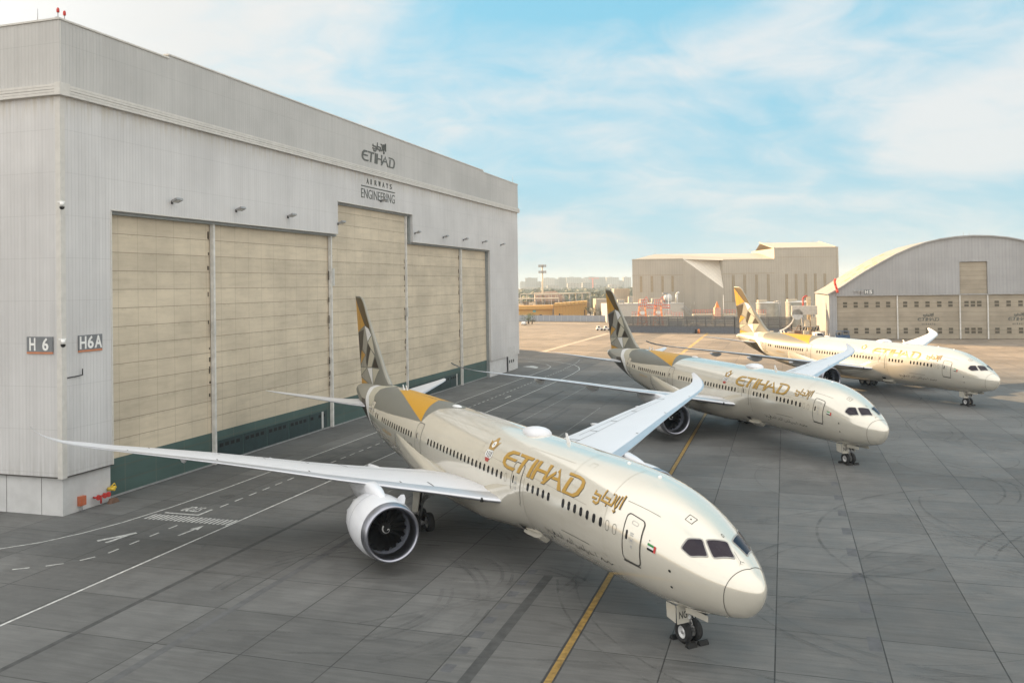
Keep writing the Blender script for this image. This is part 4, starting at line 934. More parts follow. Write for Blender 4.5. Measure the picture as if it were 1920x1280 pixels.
    for mt_, P, o in (('white', [(22.98, 1.98), (23.18, 1.86), (23.38, 1.98), (23.36, 2.22), (23.18, 2.32), (23.0, 2.22)], .018), ('white', [(22.78, 1.70), (23.58, 1.70), (23.66, 1.42), (23.45, 1.16), (22.92, 1.16), (22.70, 1.42)], .016), ('line', [(22.84, 1.66), (22.93, 1.66), (22.93, 1.28), (22.83, 1.36)], .022), ('line', [(23.02, 1.64), (23.10, 1.64), (23.10, 1.26), (23.02, 1.26)], .022), ('line', [(23.2, 1.64), (23.28, 1.64), (23.28, 1.26), (23.2, 1.26)], .022), ('line', [(23.42, 1.64), (23.52, 1.62), (23.5, 1.34), (23.42, 1.28)], .022), ('emblem_red', [(22.85, 1.24), (23.52, 1.24), (23.38, 1.02), (23.0, 1.02)], .022), ('line', [(23.10, 2.04), (23.25, 2.04), (23.18, 2.2)], .024), ('line', [(22.66, 2.2), (22.74, 2.16), (22.9, 1.84), (22.84, 1.86)], .020), ('line', [(23.7, 2.16), (23.62, 2.14), (23.46, 1.84), (23.52, 1.84)], .020)):
        b = MB(); patch(b, ep(P), fs, o, .4, .2); b.build('emblem_patch', MT[mt_], em)
    # small flag beside the front door
    b = MB(); patch(b, [(5.28, .80), (4.74, .80), (4.74, .44), (5.28, .44)], fs, .010, .4, .2); fl = b.build('flag', MT['white'], A)
    for mt_, P in (('green', [(5.28, .80), (4.88, .80), (4.88, .68), (5.28, .68)]), ('black', [(5.28, .56), (4.88, .56), (4.88, .44), (5.28, .44)]), ('red', [(4.88, .80), (4.74, .80), (4.74, .44), (4.88, .44)])): b = MB(); patch(b, P, fs, .014, .4, .2); b.build('flag_stripe', MT[mt_], fl)
    def ftext(txt, x0, s0, x1, s1, mat, name, bold=False):
        b = MB()
        for q in fit(text_polys(txt, 1, bold=bold), x0, s0, x1, s1): patch(b, q, fs, .012, .5, .22)
        b.build(name, mat, A)
    ftext('etihad.com', 45.1, -.42, 42.6, -.12, MT['gold'], 'web_address'); ftext('DREAM', 41.0, -.42, 39.35, -.18, MT['line'], 'type_lettering'); ftext('LINER', 38.8, -.42, 37.2, -.18, MT['line'], 'type_lettering'); ftext('G', 2.74, 4.28, 2.54, 4.46, MT['shadow'], 'code_letter')
    b = MB()
    for q in stroke([(39.2, .1), (38.95, -.3), (39.2, -.85)], .07): patch(b, q, fs, .012, .4, .2)
    # Arabic slogan along the lower side, thin outline letters
    sl = [[(8.3, -1.45), (8.55, -1.6), (8.75, -1.45), (8.95, -1.6), (9.2, -1.6), (9.35, -1.45), (9.55, -1.65)], [(9.9, -1.3), (9.9, -1.6)], [(10.15, -1.6), (10.5, -1.6), (10.6, -1.45)], [(10.75, -1.55), (10.85, -1.75), (11.0, -1.55)], [(11.1, -1.25), (11.12, -1.6), (11.5, -1.6), (11.35, -1.42)], [(11.6, -1.5), (11.7, -1.7), (12.0, -1.7), (12.0, -1.5)], [(12.3, -1.3), (12.3, -1.6)], [(12.5, -1.25), (12.5, -1.6), (12.75, -1.6), (12.85, -1.45), (13.1, -1.7)], [(13.4, -1.3), (13.4, -1.6)], [(13.6, -1.25), (13.6, -1.6), (13.8, -1.6), (13.9, -1.45), (14.0, -1.6), (14.3, -1.6)], [(14.45, -1.25), (14.45, -1.6), (14.9, -1.6), (15.1, -1.45), (15.25, -1.7), (15.4, -1.35)]]
    for P in sl:
        for q in stroke([(x, s_ + .04) for x, s_ in P], .055): patch(b, q, fs, .010, .4, .2)
    b.build('slogan_lettering', MT['line'], A)
    # rear livery facets on the skin (x, arc)
    arcb = [(36.4, 1.72), (36.25, 2.2), (35.95, 2.75), (35.6, 3.3), (35.0, 3.75), (34.2, 4.1), (33.4, 4.45)]
    LV = [('f_grey', [(50.5, 2.1), (48.6, 1.05), (44.2, 1.30), (41.0, 1.50), (36.42, 1.72), (43.6, 3.3), (47.4, 4.1), (49.8, 4.6), (51.0, 3.2)]), ('f_gold', [(36.42, 1.74), (37.95, 3.9), (38.6, 4.55), (46.4, 4.60), (47.3, 4.05), (43.6, 3.28)]), ('f_grey', arcb + [(33.3, 4.6), (38.5, 4.6), (37.92, 3.92), (36.45, 1.76)]),
          ('f_light', [(50.55, 2.1), (51.05, 3.2), (49.9, 4.6), (52.2, 4.6), (53.2, 3.0), (52.3, 1.7), (50.9, .95), (48.7, 1.02)]), ('f_white', [(53.2, 3.0), (52.2, 4.6), (53.4, 4.6), (54.6, 2.9), (53.2, 1.2), (51.6, .2), (50.6, -1.0), (49.5, -1.9), (49.9, -.6), (50.9, .92), (52.3, 1.68)]),
          ('f_mid', [(54.65, 2.9), (53.45, 4.6), (60.5, 4.6), (60.8, 2), (58.5, 1.0), (55.2, .8), (53.3, 1.15)]), ('f_dark', [(53.25, 1.1), (55.2, .75), (54.6, -.9), (53.2, -2.4), (51.0, -2.3), (50.5, -1.1), (51.6, .15)]), ('f_grey', [(55.25, .75), (58.5, .95), (60.8, 1.95), (60.9, -3.9), (57, -4.2), (53.3, -2.45), (54.65, -.9)]),
          ('f_olive', [(49.5, -2.0), (50.5, -1.15), (50.95, -2.35), (53.2, -2.5), (53.0, -3.6), (49.2, -2.9)]), ('f_grey', [(46.5, -1.75), (49.4, -2.0), (49.1, -2.95), (53, -3.65), (53, -4.6), (37, -4.6), (38.5, -3.1), (42.4, -2.35)])]
    for nm, P in LV:
        b = MB(); patch(b, P, fs, .008, .5, .18); patch(b, [(x, 2 * 4.602 - s_) for x, s_ in P], fs, .008, .5, .18); b.build('livery_facet', MT[nm], A)
    ftext('A6-BNG', 49.3, -1.15, 48.1, -.85, MT['line'], 'registration')
    # roof fittings
    b = MB(); rs = []
    for k in range(15):
        t = k / 14; x = 19.9 + 3.1 * t; e_ = max(.03, (math.sin(pi * t ** .62)) ** .7); rs.append([(x, math.cos(a) * .82 * e_, 7.94 + math.sin(a) * .46 * e_) for a in [2 * pi * j / 20 for j in range(20)]])
    b.rings(rs, True, (True, True)); b.build('antenna_dome', MT['wing'], A, True)
    b = MB(); rs = []
    for k in range(9): t = k / 8; x = 33.8 + 1.6 * t; e_ = max(.05, math.sin(pi * t) ** .6); rs.append([(x, math.cos(a) * .3 * e_, 8.09 + math.sin(a) * .14 * e_) for a in [2 * pi * j / 12 for j in range(12)]])
    b.rings(rs, True, (True, True)); b.build('roof_beacon', MT['f_white'], A, True)
    for x, h in ((16.9, .55), (46.4, .42), (47.3, .42)):
        b = MB(); z_ = fus(x, pi / 2)[2]; b.extrude([(x - .18, z_ - .03), (x + .26, z_ - .03), (x + .42, z_ + h), (x + .22, z_ + h)], -.02, .02, lambda u, v, w: (u, w, v)); b.build('blade_antenna', MT['f_white'], A, True)
    for x in (10.4, 7.6): b = MB(); z_ = fus(x, pi / 2)[2]; b.lathe([(-.03, .12), (.05, .1), (.09, .02)], (x, 0, z_), 'z', 12, caps=(False, True)); b.build('roof_light', MT['f_white'], A)
    # nose gear
    g = MB(); x = 5.43; g.tube((x + .1, 0, 2.1), (x, 0, .55), .13, .10, 12); g.tube((x, -.42, .52), (x, .42, .52), .09, None, 10); g.tube((x + .06, 0, 1.5), (x - 1.2, 0, 2.2), .06, None, 8); g.tube((x, -.22, 1.15), (x, .22, 1.15), .07); g.tube((x - .02, 0, 1.3), (x - .28, 0, .95), .04); g.tube((x - .28, 0, .95), (x - .05, 0, .6), .04); g.tube((x - .12, -.25, 1.3), (x - .12, .25, 1.3), .09, None, 10)
    ng = g.build('nose_gear', MT['strut'], A)
    for sy in (.32, -.32): wheel(ng, x, sy, .53, .53, .37, 1)
    b = MB(); b.lathe([(0, .1), (.05, .11)], (x - .3, .18, 1.32), 'x', 12, caps=(True, True)); b.lathe([(0, .1), (.05, .11)], (x - .3, -.18, 1.32), 'x', 12, caps=(True, True)); b.build('taxi_light', MT['white'], ng)
    b = MB()
    for k in range(9): b.tube((x - .15 - .12 * k * .7, rnd.uniform(-.2, .2), 1.2 + rnd.uniform(0, .5)), (x - .1 - .1 * k, rnd.uniform(-.25, .25), 1.75), .03, None, 6)
    b.box((x - 1.1, -.3, 1.62), (x - .2, .3, 1.9)); b.build('gear_mechanism', MT['darkmetal'], ng)
    b = MB()                                             # door with the code letters faces forward on the leg
    b.extrude([(.20, 1.08), (.90, 1.08), (.92, 2.0), (.18, 2.0)], x - .30, x - .26, lambda u, v, w: (w, u, v)); gd = b.build('gear_door', MT['pearl'], A, True)
    for sy in (.94, -.62): b = MB(); b.extrude([(x - .22, 1.15), (x + .45, 1.25), (x + .5, 1.98), (x - .22, 1.98)], sy, sy + .04, lambda u, v, w: (u, w, v)); b.build('side_gear_door', MT['pearl'], A, True)
    for sy in (1, -1): b = MB(); b.extrude([(x - 2.2, 1.78), (x - .55, 1.70), (x - .5, 2.0), (x - 2.2, 2.05)], sy * .56, sy * .59, lambda u, v, w: (u, w, v)); b.build('forward_gear_door', MT['pearl'], A, True)
    # main gear
    for sy in (1, -1):
        X0, Y0 = 30.5, sy * 4.9
        b = MB(); b.tube((X0 - .1, sy * 4.3, 3.9), (X0, Y0, .78), .24, .17, 14); b.tube((X0 - .75, Y0, .68), (X0 + .75, Y0, .68), .16, None, 12)
        for dx in (-.73, .73): b.tube((X0 + dx, Y0 - .62, .68), (X0 + dx, Y0 + .62, .68), .10)
        b.tube((X0, Y0, 1.9), (X0 + .2, sy * 2.2, 3.2), .09); b.tube((X0, Y0, 1.7), (X0 - 1.9, sy * 4.1, 3.6), .10); b.tube((X0 + .05, Y0, 1.5), (X0 + .5, Y0, .95), .06)
        mg = b.build('main_gear', MT['strut'], A)
        for dx in (-.73, .73):
            for dy in (-.53, .53): wheel(mg, X0 + dx, Y0 + dy, .68, .68, .50, 1)
        b = MB(); b.extrude([(X0 - .95, 1.55), (X0 + .1, 1.35), (X0 + .35, 3.7), (X0 - 1.1, 3.9)], Y0 + sy * .38, Y0 + sy * .43, lambda u, v, w: (u, w - sy * .12 * (v - 1.5) , v)); b.build('leg_door', MT['pearl'], mg, True)
        b = MB(); b.path([(X0 - .3, Y0 - sy * .2, 3.3), (X0 - .25, Y0 - sy * .15, 2), (X0 - .2, Y0, 1)], .03); b.path([(X0 - .9, Y0, 3.4), (X0 - .5, Y0, 2.2), (X0 - .1, Y0, 1.4)], .05); b.box((X0 - .3, Y0 - .2, .85), (X0 + .3, Y0 + .2, 1.05)); b.build('brake_lines', MT['darkmetal'], mg)
    return A
PL = [(10.879, 37.949, 2.03251, 'NG'), (33.820, 78.262, 1.87618, 'NF'), (64.994, 115.323, 1.89623, 'NE')]
PLAB = ['nearest pearl beige twin engine airliner, parked in shade with gold name lettering', 'middle pearl beige airliner in shade, its nose between the near and far airliners', 'farthest airliner, its body glowing gold in low sun before the arched hangar']
proto = make_airliner()
planes = [proto, copy_tree(proto), copy_tree(proto)]
for o, (x, y, a, code), lab in zip(planes, PL, PLAB):
    o.location = (x, y, 0); o.rotation_euler = (0, 0, a); tag(o, lab, 'airliner', 'airliners parked nose out on the apron')
    gd = [c for c in o.children if c.name.startswith('gear_door')][0]
    b = MB(); xg = 5.43
    for q in fit(text_polys(code, 1, bold=True), .80, 1.32, .32, 1.68): b.poly([(xg - .306, p[0], p[1]) for p in q])
    b.build('code_lettering', MT['shadow'], gd, False)
for o in planes[1:]:
    for c in [c for c in o.children if c.name.startswith('code_letter')]: pass
# wheel chocks at the nose wheels
CW = ['front', 'rear']; PN = ['nearest', 'middle', 'farthest']
for i, (x, y, a, code) in enumerate(PL):
    for k, dx in enumerate((-.62, .62)):
        for j, dy in enumerate((.36, -.36)):
            b = MB(); b.extrude([(-.16, 0), (.16, 0), (.05, .2), (-.05, .2)], -.26, .26, lambda u, v, w: (u, w, v))
            p = Matrix.Translation((x, y, 0)) @ Matrix.Rotation(a, 4, 'Z') @ Vector((5.43 + dx, dy, .001))
            o = b.build('wheel_chock', MT['black'], None, loc=tuple(p), rz=a); tag(o, 'black rubber chock %s the %s nose wheel of the %s airliner' % (('ahead of', 'behind')[k], ('right', 'left')[j], PN[i]), 'wheel chock', 'chocks at the nose wheels')

# ------------------------------------------------------------------ arched hangar on the right (local x along its front)
A5 = math.atan2(-.242, .970); H5 = empty('arched_hangar', (95.8, 261.0, 0), A5)
tag(H5, 'pale arched roof hangar with tan sliding doors and rows of small windows', 'hangar')
half = [(0, 13.4), (3.4, 15.6), (6.9, 18.0), (10.4, 20.3), (15, 23.0), (19.2, 25.3), (23.5, 27.2), (27.3, 28.5), (31.1, 29.4), (35.5, 29.95), (40, 30.15)]
AR = half + [(80 - x, z) for x, z in half[-2::-1]]
def arch_z(x):
    for a, b_ in zip(AR, AR[1:]):
        if x <= b_[0]: return a[1] + (b_[1] - a[1]) * (x - a[0]) / (b_[0] - a[0])
    return AR[-1][1]
def sub(x0, x1, zlo): return [(x0, zlo), (x1, zlo), (x1, arch_z(x1))] + [p for p in AR[::-1] if x0 < p[0] < x1] + [(x0, arch_z(x0))]
F_ = lambda u, v, w: (u, w, v)
b = MB(); b.extrude(sub(2.2, 36.2, 13.0), 0, .4, F_); b.extrude(sub(36.2, 43.6, 22.6), 0, .4, F_); b.extrude(sub(43.6, 77.8, 13.0), 0, .4, F_); b.extrude(sub(0, 2.2, 0), 0, .4, F_); b.extrude(sub(77.8, 80, 0), 0, .4, F_)
b.build('wall', MT['clad5'], H5, True)
b = MB(); D5 = 42; b.box((0, .4, 0), (.4, D5, 13.2)); b.box((79.6, .4, 0), (80, D5, 13.2)); b.extrude(sub(.4, 79.6, 0), D5 - .4, D5, F_); b.build('side_wall', MT['clad5'], H5, True)
b = MB(); out5 = [(x + (-.5 if x < 40 else .5) * (1 if z < 14 else .1), z + .12) for x, z in AR]; rs = [[(x, y, z) for x, z in out5] for y in (-.5, D5)]
b.rings(rs, False, (False, False), sm=False)
rf = b.build('roof', simple('pale_roof_sheet', (.30, .28, .245), .5, var=.12, scale=.2), H5)
b = MB()
for q in range(len(out5) - 1): (x0, z0), (x1, z1) = out5[q], out5[q + 1]; b.extrude([(x0, z0 - .32), (x1, z1 - .32), (x1, z1 + .05), (x0, z0 + .05)], -.62, -.02, F_)
b.build('roof_edge', MT['grey'], H5, True)
b = MB()
for k in range(22):
    b = MB(); x0 = rnd.uniform(4, 20); y0 = rnd.uniform(3, 36); z0 = arch_z(x0) + .15; x1 = x0 + rnd.uniform(.7, 1.8); L_ = rnd.uniform(1, 4); b.poly([(x0, y0, z0 + .02), (x1, y0, arch_z(x1) + .17), (x1, y0 + L_, arch_z(x1) + .17), (x0, y0 + L_, z0 + .02)]); b.build('roof_patch', simple('ochre_patch', (.42, .28, .10), .7) if 'op' not in MT else MT['op'], rf); MT['op'] = bpy.data.materials['ochre_patch']
xd = [2.2, 19.2, 36.2, 43.6, 60.8, 77.8]
ww = [[4.6, 7.6, 10.6, 13.8, 16.7], [21.4, 24.5, 27.5, 30.7, 33.7], [38.0, 39.7, 41.4], [46.0, 49.1, 52.2, 55.3, 58.4], [63.3, 66.3, 69.4, 72.5, 75.5]]
for k in range(5):
    b = MB(); b.box((xd[k] + .02, .55, .1), (xd[k + 1] - .02, .9, 12.95 if k != 2 else 22.55)); d = b.build('door_leaf', MT['door5'], H5)
    for zc in (10.3, 2.5):
        for x in ww[k]:
            f = MB(); f.box((x - .68, .50, zc - .98), (x + .68, .545, zc + .98)); w_ = f.build('window', MT['door5'], d)
            f = MB(); f.box((x - .58, .47, zc + .10), (x + .58, .495, zc + .82)); f.box((x - .58, .47, zc - .82), (x + .58, .495, zc - .10)); f.build('pane', simple('brown_glass', (.06, .048, .03), .3) if 'bg' not in MT else MT['bg'], w_)
            if 'bg' not in MT: MT['bg'] = bpy.data.materials['brown_glass']
    if k in (1, 3):
        x0 = 24.7 if k == 1 else 48.9
        b = MB(); wordmark(b, x0, x0 + 5.9, 5.35, 6.35, .54); arabmark(b, x0 + 1.5, x0 + 4.4, 6.55, 7.75, .54)
        for i, ch in enumerate('AIRWAYS'): sign_text(b, ch, x0 + 1.1 + i * .56, 4.15, x0 + 1.1 + i * .56 + (.14 if ch == 'I' else .36), 4.72, .54)
        b.build('door_lettering', LETT, d)
for x in xd[1:5]: b = MB(); b.box((x - .16, .12, .05), (x + .16, .54, 13.0)); b.build('door_post', bpy.data.materials['post_white'], H5)
b = MB(); b.box((2.0, -.1, 12.95), (78, 0, 13.25)); b.build('door_head', MT['grey'], H5)
def h5w(x, y, z): return tuple(Matrix.Translation((95.8, 261, 0)) @ Matrix.Rotation(A5, 4, 'Z') @ Vector((x, y, z)))
b = MB(); b.box((0, -.15, 0), (2.6, -.003, 1.45)); sg = b.build('sign_board', bpy.data.materials['board_grey'], None, loc=h5w(9.95, 0, 13.4), rz=A5); b = MB(); sign_text(b, 'H', .3, .2, 1.1, 1.25, -.151, .03, True); sign_text(b, '5', 1.45, .2, 2.25, 1.25, -.151, .03, True); b.build('lettering', MT['white'], sg); tag(sg, 'small dark sign reading H5 over the first door of the arched hangar', 'sign')
o = empty('spotlight_cluster', h5w(8.3, -.8, 14.1), A5); b = MB(); b.path([(-1.1, 0, .2), (1.1, 0, .2)], .05); b.path([(.5, 0, .2), (.7, .7, -.8)], .05); b.build('bracket', MT['darkmetal'], o)
for dx in (-1, 0, 1): b = MB(); b.lathe([(-.2, .3), (.1, .38), (.12, .3)], (dx, -.1, .25), 'y', 12, caps=(True, True)); b.build('lamp', MT['grey'], o)
tag(o, 'row of three round spotlights beside the H5 sign', 'spotlight')
o = empty('windsock', h5w(1.9, -1.2, 14.6), A5); b = MB(); b.tube((0, 0, -1.0), (0, 0, 3.4), .07); b.tube((0, 0, -1), (0, 1.2, -1.4), .05); b.build('pole', MT['grey'], o)
b = MB(); b.path([(-.05, -.1, 3.6), (-.35, -.15, 2.9), (-.1, -.1, 1.6), (.25, -.1, .5), (.45, -.1, -.6)], .34, 10); b.build('fabric_cone', simple('red_windsock', (.75, .06, .03), .7), o); tag(o, 'limp red windsock hanging at the left eave of the arched hangar', 'windsock')
for x, l in ((37.5, 'thin lightning rod near the crown of the arched roof, left of the pair'), (39.0, 'thin lightning rod at the very crown of the arched roof')): b = MB(); b.tube((0, 0, 0), (0, 0, 1.3), .05, .02); o = b.build('lightning_rod', MT['grey'], None, loc=h5w(x, 0, arch_z(x) + .15)); tag(o, l, 'rod')

# ------------------------------------------------------------------ beige maintenance block beyond
BB = empty('paint_shop', (0, 0, 0)); tag(BB, 'big beige windowless hangar with slot windows and a pale folded triangle', 'hangar')
Lw = [(60, 430), (85.3, 430)]; r0, r1, r2 = (101.9, 416), (126.7, 416), (157.5, 416)
def wall(b, p, q, z0, z1, z2=None): b.poly([(p[0], p[1], z0), (q[0], q[1], z0), (q[0], q[1], z1 if z2 is None else z2), (p[0], p[1], z1)])
b = MB(); wall(b, (72, 490), (60, 430), 0, 29.6); wall(b, Lw[0], Lw[1], 0, 29.6)
b.poly([(85.3, 430, 0), (*r0, 0), (*r0, 14.8), (85.3, 430, 29.6)])
wall(b, r0, r1, 0, 28.4); b.poly([(r1[0], r1[1], 28.4), (*r1, 33.7), (r1[0], 455, 33.7), (r1[0], 455, 28.4)]); wall(b, r1, r2, 0, 33.7); wall(b, r2, (157.5, 490), 0, 33.7)
b.build('wall', MT['cladb'], BB)
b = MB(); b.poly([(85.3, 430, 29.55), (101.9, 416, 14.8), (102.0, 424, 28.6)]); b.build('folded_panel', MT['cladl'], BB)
b = MB(); b.poly([(101.9, 416, 14.8), (101.9, 416, 28.4), (102.0, 424, 28.6)]); b.build('panel_return', MT['cladb'], BB)
b = MB(); b.poly([(60, 430, 29.6), (85.3, 430, 29.6), (101.9, 416, 28.4), (126.7, 416, 28.4), (126.7, 441, 32.2), (73.5, 441, 32.6)]); b.poly([(60, 430, 29.6), (73.5, 441, 32.6), (76, 470, 32.6), (72, 490, 29.6)]); b.poly([(73.5, 441, 32.6), (126.7, 441, 32.2), (126.7, 470, 32.2), (73.5, 470, 32.6)])
b.poly([(127.3, 416.1, 33.7), (157.0, 416.1, 33.7), (157.0, 441, 37.5), (127.3, 441, 37.5)]); b.poly([(127.3, 441, 37.5), (157, 441, 37.5), (157, 460, 30), (127.3, 460, 30)]); b.build('roof', simple('beige_roof', (.48, .42, .33), .6, var=.08), BB)
b = MB(); b.box((60, 429.8, 29.4), (85.3, 429.97, 29.9)); b.box((101.9, 415.8, 28.2), (126.7, 415.97, 28.7)); b.box((126.5, 415.8, 33.5), (157.7, 415.97, 34.0)); b.extrude([(416, 33.5), (441, 37.4), (441, 38.0), (416, 34.1)], 126.6, 127.3, lambda u, v, w: (w, u, v)); b.extrude([(418, 33.9), (441, 37.6), (441, 38.0), (418, 34.3)], 157.0, 157.5, lambda u, v, w: (w, u, v)); b.box((156.9, 415.83, 0), (157.6, 415.98, 33.5)); b.build('roof_edge', simple('beige_trim', (.40, .35, .28), .6), BB, True)
b = MB()
for x in (64.3, 69.7, 75.0, 80.0):
    f = MB(); f.box((x - .6, 429.85, 13.4), (x + .6, 429.97, 21.3)); f.build('slot_window', simple('slot_tan', (.30, .24, .16), .5) if 'slot' not in MT else MT['slot'], BB); MT['slot'] = bpy.data.materials['slot_tan']
for x in (106.7, 112.2, 117.9, 123.6, 132.4, 137.0, 141.7, 146.3, 150.9): f = MB(); f.box((x - .6, 415.85, 8.4), (x - .12, 415.97, 21.2)); f.box((x + .12, 415.85, 8.4), (x + .6, 415.97, 21.2)); f.build('slot_window', MT['slot'], BB)
b = MB(); b.box((60, 429.93, 21.7), (101, 429.96, 21.85)) if False else b.box((60, 429.93, 21.7), (85.3, 429.96, 21.85)); b.box((101.9, 415.93, 21.7), (126.7, 415.96, 21.85)); b.box((101.9, 415.93, 8.2), (126.7, 415.96, 8.35)); b.box((126.7, 415.93, 29.3), (157.4, 415.96, 29.42)); b.build('lap_line', MT['slot'], BB)
for x, y, z, l in ((73.5, 441, 32.6, 'thin rod on the left roof peak of the beige hangar'), (131.0, 440, 37.6, 'thin rod on the raised roof corner of the beige hangar'), (154, 440, 37.6, 'thin rod on the right end of the raised beige roof')): b = MB(); b.tube((0, 0, 0), (0, 0, 1.8), .08, .04); o = b.build('lightning_rod', MT['grey'], None, loc=(x, y, z)); tag(o, l, 'rod')
# low plinth building with machines on its roof
LP = empty('plant_building', (43.5, 398, 0)); b = MB(); b.box((0, 0, 0), (35.5, 26, 8.4)); b.build('wall', simple('pale_plant_wall', (.50, .46, .40), .8, var=.06), LP); b = MB(); b.box((-.1, -.15, 8.1), (35.6, -.01, 8.6)); b.build('roof_edge', MT['trim'], LP); b = MB(); b.box((3, -.04, 2.2), (5, -.01, 3.6)); b.box((28, -.04, 5), (28.7, -.01, 5.5)); b.build('vent', MT['grey'], LP)
tag(LP, 'low pale windowless annex under the left end of the beige hangar', 'building')
def unit(x, y, z, w, d, h, lab, n=3):
    o = empty('rooftop_unit', (x, y, z)); b = MB(); b.box((-w / 2, -d / 2, .25), (w / 2, d / 2, h)); b.build('casing', MT['concrete_box'], o)
    b = MB(); [b.box((-w / 2 + .15 + k * (w - .3) / n, -d / 2 - .03, .5), (-w / 2 + .05 + (k + 1) * (w - .3) / n - .1, -d / 2 - .003, h - .2)) for k in range(n)]; b.build('grille', MT['grey'], o); b = MB(); [b.box((sx_ * w * .4 - .1, -d / 2, 0), (sx_ * w * .4 + .1, d / 2, .25)) for sx_ in (-1, 1)]; b.build('base_rail', MT['darkmetal'], o); tag(o, lab, 'rooftop unit', 'machines on the low annex roof')
unit(50.5, 402, 8.4, 3.2, 2.5, 2.0, 'cream rooftop unit on the left end of the low annex'); unit(55.2, 403, 8.4, 2.2, 2.5, 3.4, 'tall cream rooftop unit behind the left orange stand'); unit(61.4, 403, 8.4, 3.6, 2.5, 2.1, 'cream rooftop unit behind the right orange stand', 4); unit(67.0, 402, 8.4, 4.2, 2.5, 2.3, 'wide cream rooftop unit left of the drum fan', 5); unit(70.3, 403, 8.4, 1.5, 2, 1.5, 'small cream box just left of the drum fan', 2)
o = empty('drum_fan', (72.3, 402, 8.4)); b = MB(); b.lathe([(-1.6, 1.1), (0, 2.0), (1.0, 2.0), (1.9, 1.3)], (0, 0, 2.3), 'x', 18, caps=(True, True)); b.build('drum', MT['lightgrey'], o); b = MB(); b.box((-1.6, -.8, 0), (1.6, .8, .6)); b.box((-2.2, -.6, 4.2), (.2, .6, 4.9)); b.build('frame', MT['grey'], o); tag(o, 'round grey drum fan on the annex roof', 'fan')
o = empty('flue', (76.6, 402, 8.4)); b = MB(); b.tube((0, 0, 0), (0, 0, 4.2), .55, None, 12); b.tube((0, 0, 4.2), (1.2, 0, 5.0), .5, None, 12); b.build('pipe', MT['lightgrey'], o); tag(o, 'bent grey flue pipe on the right end of the annex roof', 'flue')
o = empty('outside_stair', (79.2, 397.5, 0)); b = MB()
for k in range(12): b.box((5.5 - k * .62, -.6, .55 * k), (6.2 - k * .62, .6, .55 * k + .12))
b.path([(6.2, -.6, 1.0), (-1.2, -.6, 8.4)], .06); b.path([(6.2, .6, 1.0), (-1.2, .6, 8.4)], .06); b.path([(6.2, -.6, .2), (-.8, -.6, 6.6)], .10); b.tube((4.6, 0, 6.2), (4.6, 0, 9.0), .07); b.tube((2.6, 0, 3), (2.6, 0, 7), .06); b.build('treads_and_rails', MT['grey'], o); tag(o, 'grey steel stair climbing to the annex roof', 'stair')
def pole(x, y, h, lab, c='white'): b = MB(); b.tube((0, 0, 0), (0, 0, h), .16, .08, 8); o = b.build('lamp_pole', MT[c], None, loc=(x, y, 0)); tag(o, lab, 'pole')
pole(63.3, 350, 13.3, 'slim white pole in front of the low annex'); pole(85.6, 350, 12.6, 'slim white pole in front of the pale folded triangle')

# ------------------------------------------------------------------ slatted blast fence
def fence_run(p, q, h, solid, lab, gap=True):
    p, q = Vector(p), Vector(q); L_ = (q - p).length; a = math.atan2(q.y - p.y, q.x - p.x); o = empty('blast_fence', (p.x, p.y, 0), a); n = int(L_ / 3.2)
    b = MB()
    b.box((0, -.06, .05), (L_, .06, solid)); b.build('solid_base', simple('fence_base_grey', (.13, .14, .16), .6) if 'fb' not in MT else MT['fb'], o); MT['fb'] = bpy.data.materials['fence_base_grey']
    b = MB(); k = 0; z = solid + .03; m_ = 9; dz = (h - z) / m_
    for k in range(m_):
        if k % 2 == 0 or not gap: b.box((0, -.22, z + k * dz), (L_, -.08, z + (k + 1) * dz - .03)); 
        else: b.box((0, -.20, z + k * dz + .02), (L_, -.10, z + (k + 1) * dz - .085))
    b.build('slats', simple('fence_slat_grey', (.135, .135, .13), .6, .1) if 'fsl' not in MT else MT['fsl'], o); MT['fsl'] = bpy.data.materials['fence_slat_grey']
    b = MB()
    for k in range(n + 1): x = L_ * k / n; b.box((x - .10, -.05, 0), (x + .10, .25, h)); b.path([(x, .2, h * .85), (x, 2.2, .05)], .07, 6)
    b.build('posts', MT['darkmetal'], o); tag(o, lab, 'fence')
fence_run((40.6, 314.5), (76.2, 296.8), 5.85, 2.3, 'long dark slatted blast fence left of the farthest airliner fin'); fence_run((76.4, 296.7), (93.1, 288.4), 5.8, 2.0, 'shorter dark slatted blast fence right of the farthest airliner fin')
o = empty('curved_boom', (91.0, 282, 0), -.3); pts = [(math.sin(t) * 8.0 - 7.0, 0, 6.8 - math.cos(t) * 6.0) for t in [R(25 + 60 * k / 12) for k in range(13)]]; b = MB()
for i, (p, q) in enumerate(zip(pts, pts[1:])): b.tube(p, q, .30 - .012 * i, .30 - .012 * (i + 1), 8)
b.build('boom', MT['white'], o); b = MB(); b.box((.8, -.8, .5), (4.2, .8, 1.6)); b.path([(1.0, 0, 1.0), (-1, 0, 2.6)], .15); b.path([(4, 0, 1.4), (2.2, 0, 3.4), (1.2, 0, 1.2)], .12)
for dx in (1.2, 3.6): b.lathe([(-.9, .45), (.9, .45)], (dx, 0, .46), 'y', 12, caps=(True, True))
b.build('trailer', simple('brown_machine', (.20, .12, .08), .6), o); tag(o, 'curved white boom on a brown trailer at the right end of the blast fence', 'boom')
o = empty('striped_barrier', (97.5, 293, 0), -.25); b = MB(); b.box((0, 0, .5), (8.2, .2, 2.6)); b.build('panel', MT['black'], o); b = MB()
for k in range(9): x = .1 + k * .92; b.extrude([(x, .5), (x + .45, .5), (x + 1.3, 2.6), (x + .85, 2.6)], -.04, -.003, lambda u, v, w: (min(u, 8.2), w, v))
b.build('stripes', MT['concrete_box'], o, True); tag(o, 'black and cream striped barrier between the blast fence and the arched hangar', 'barrier')

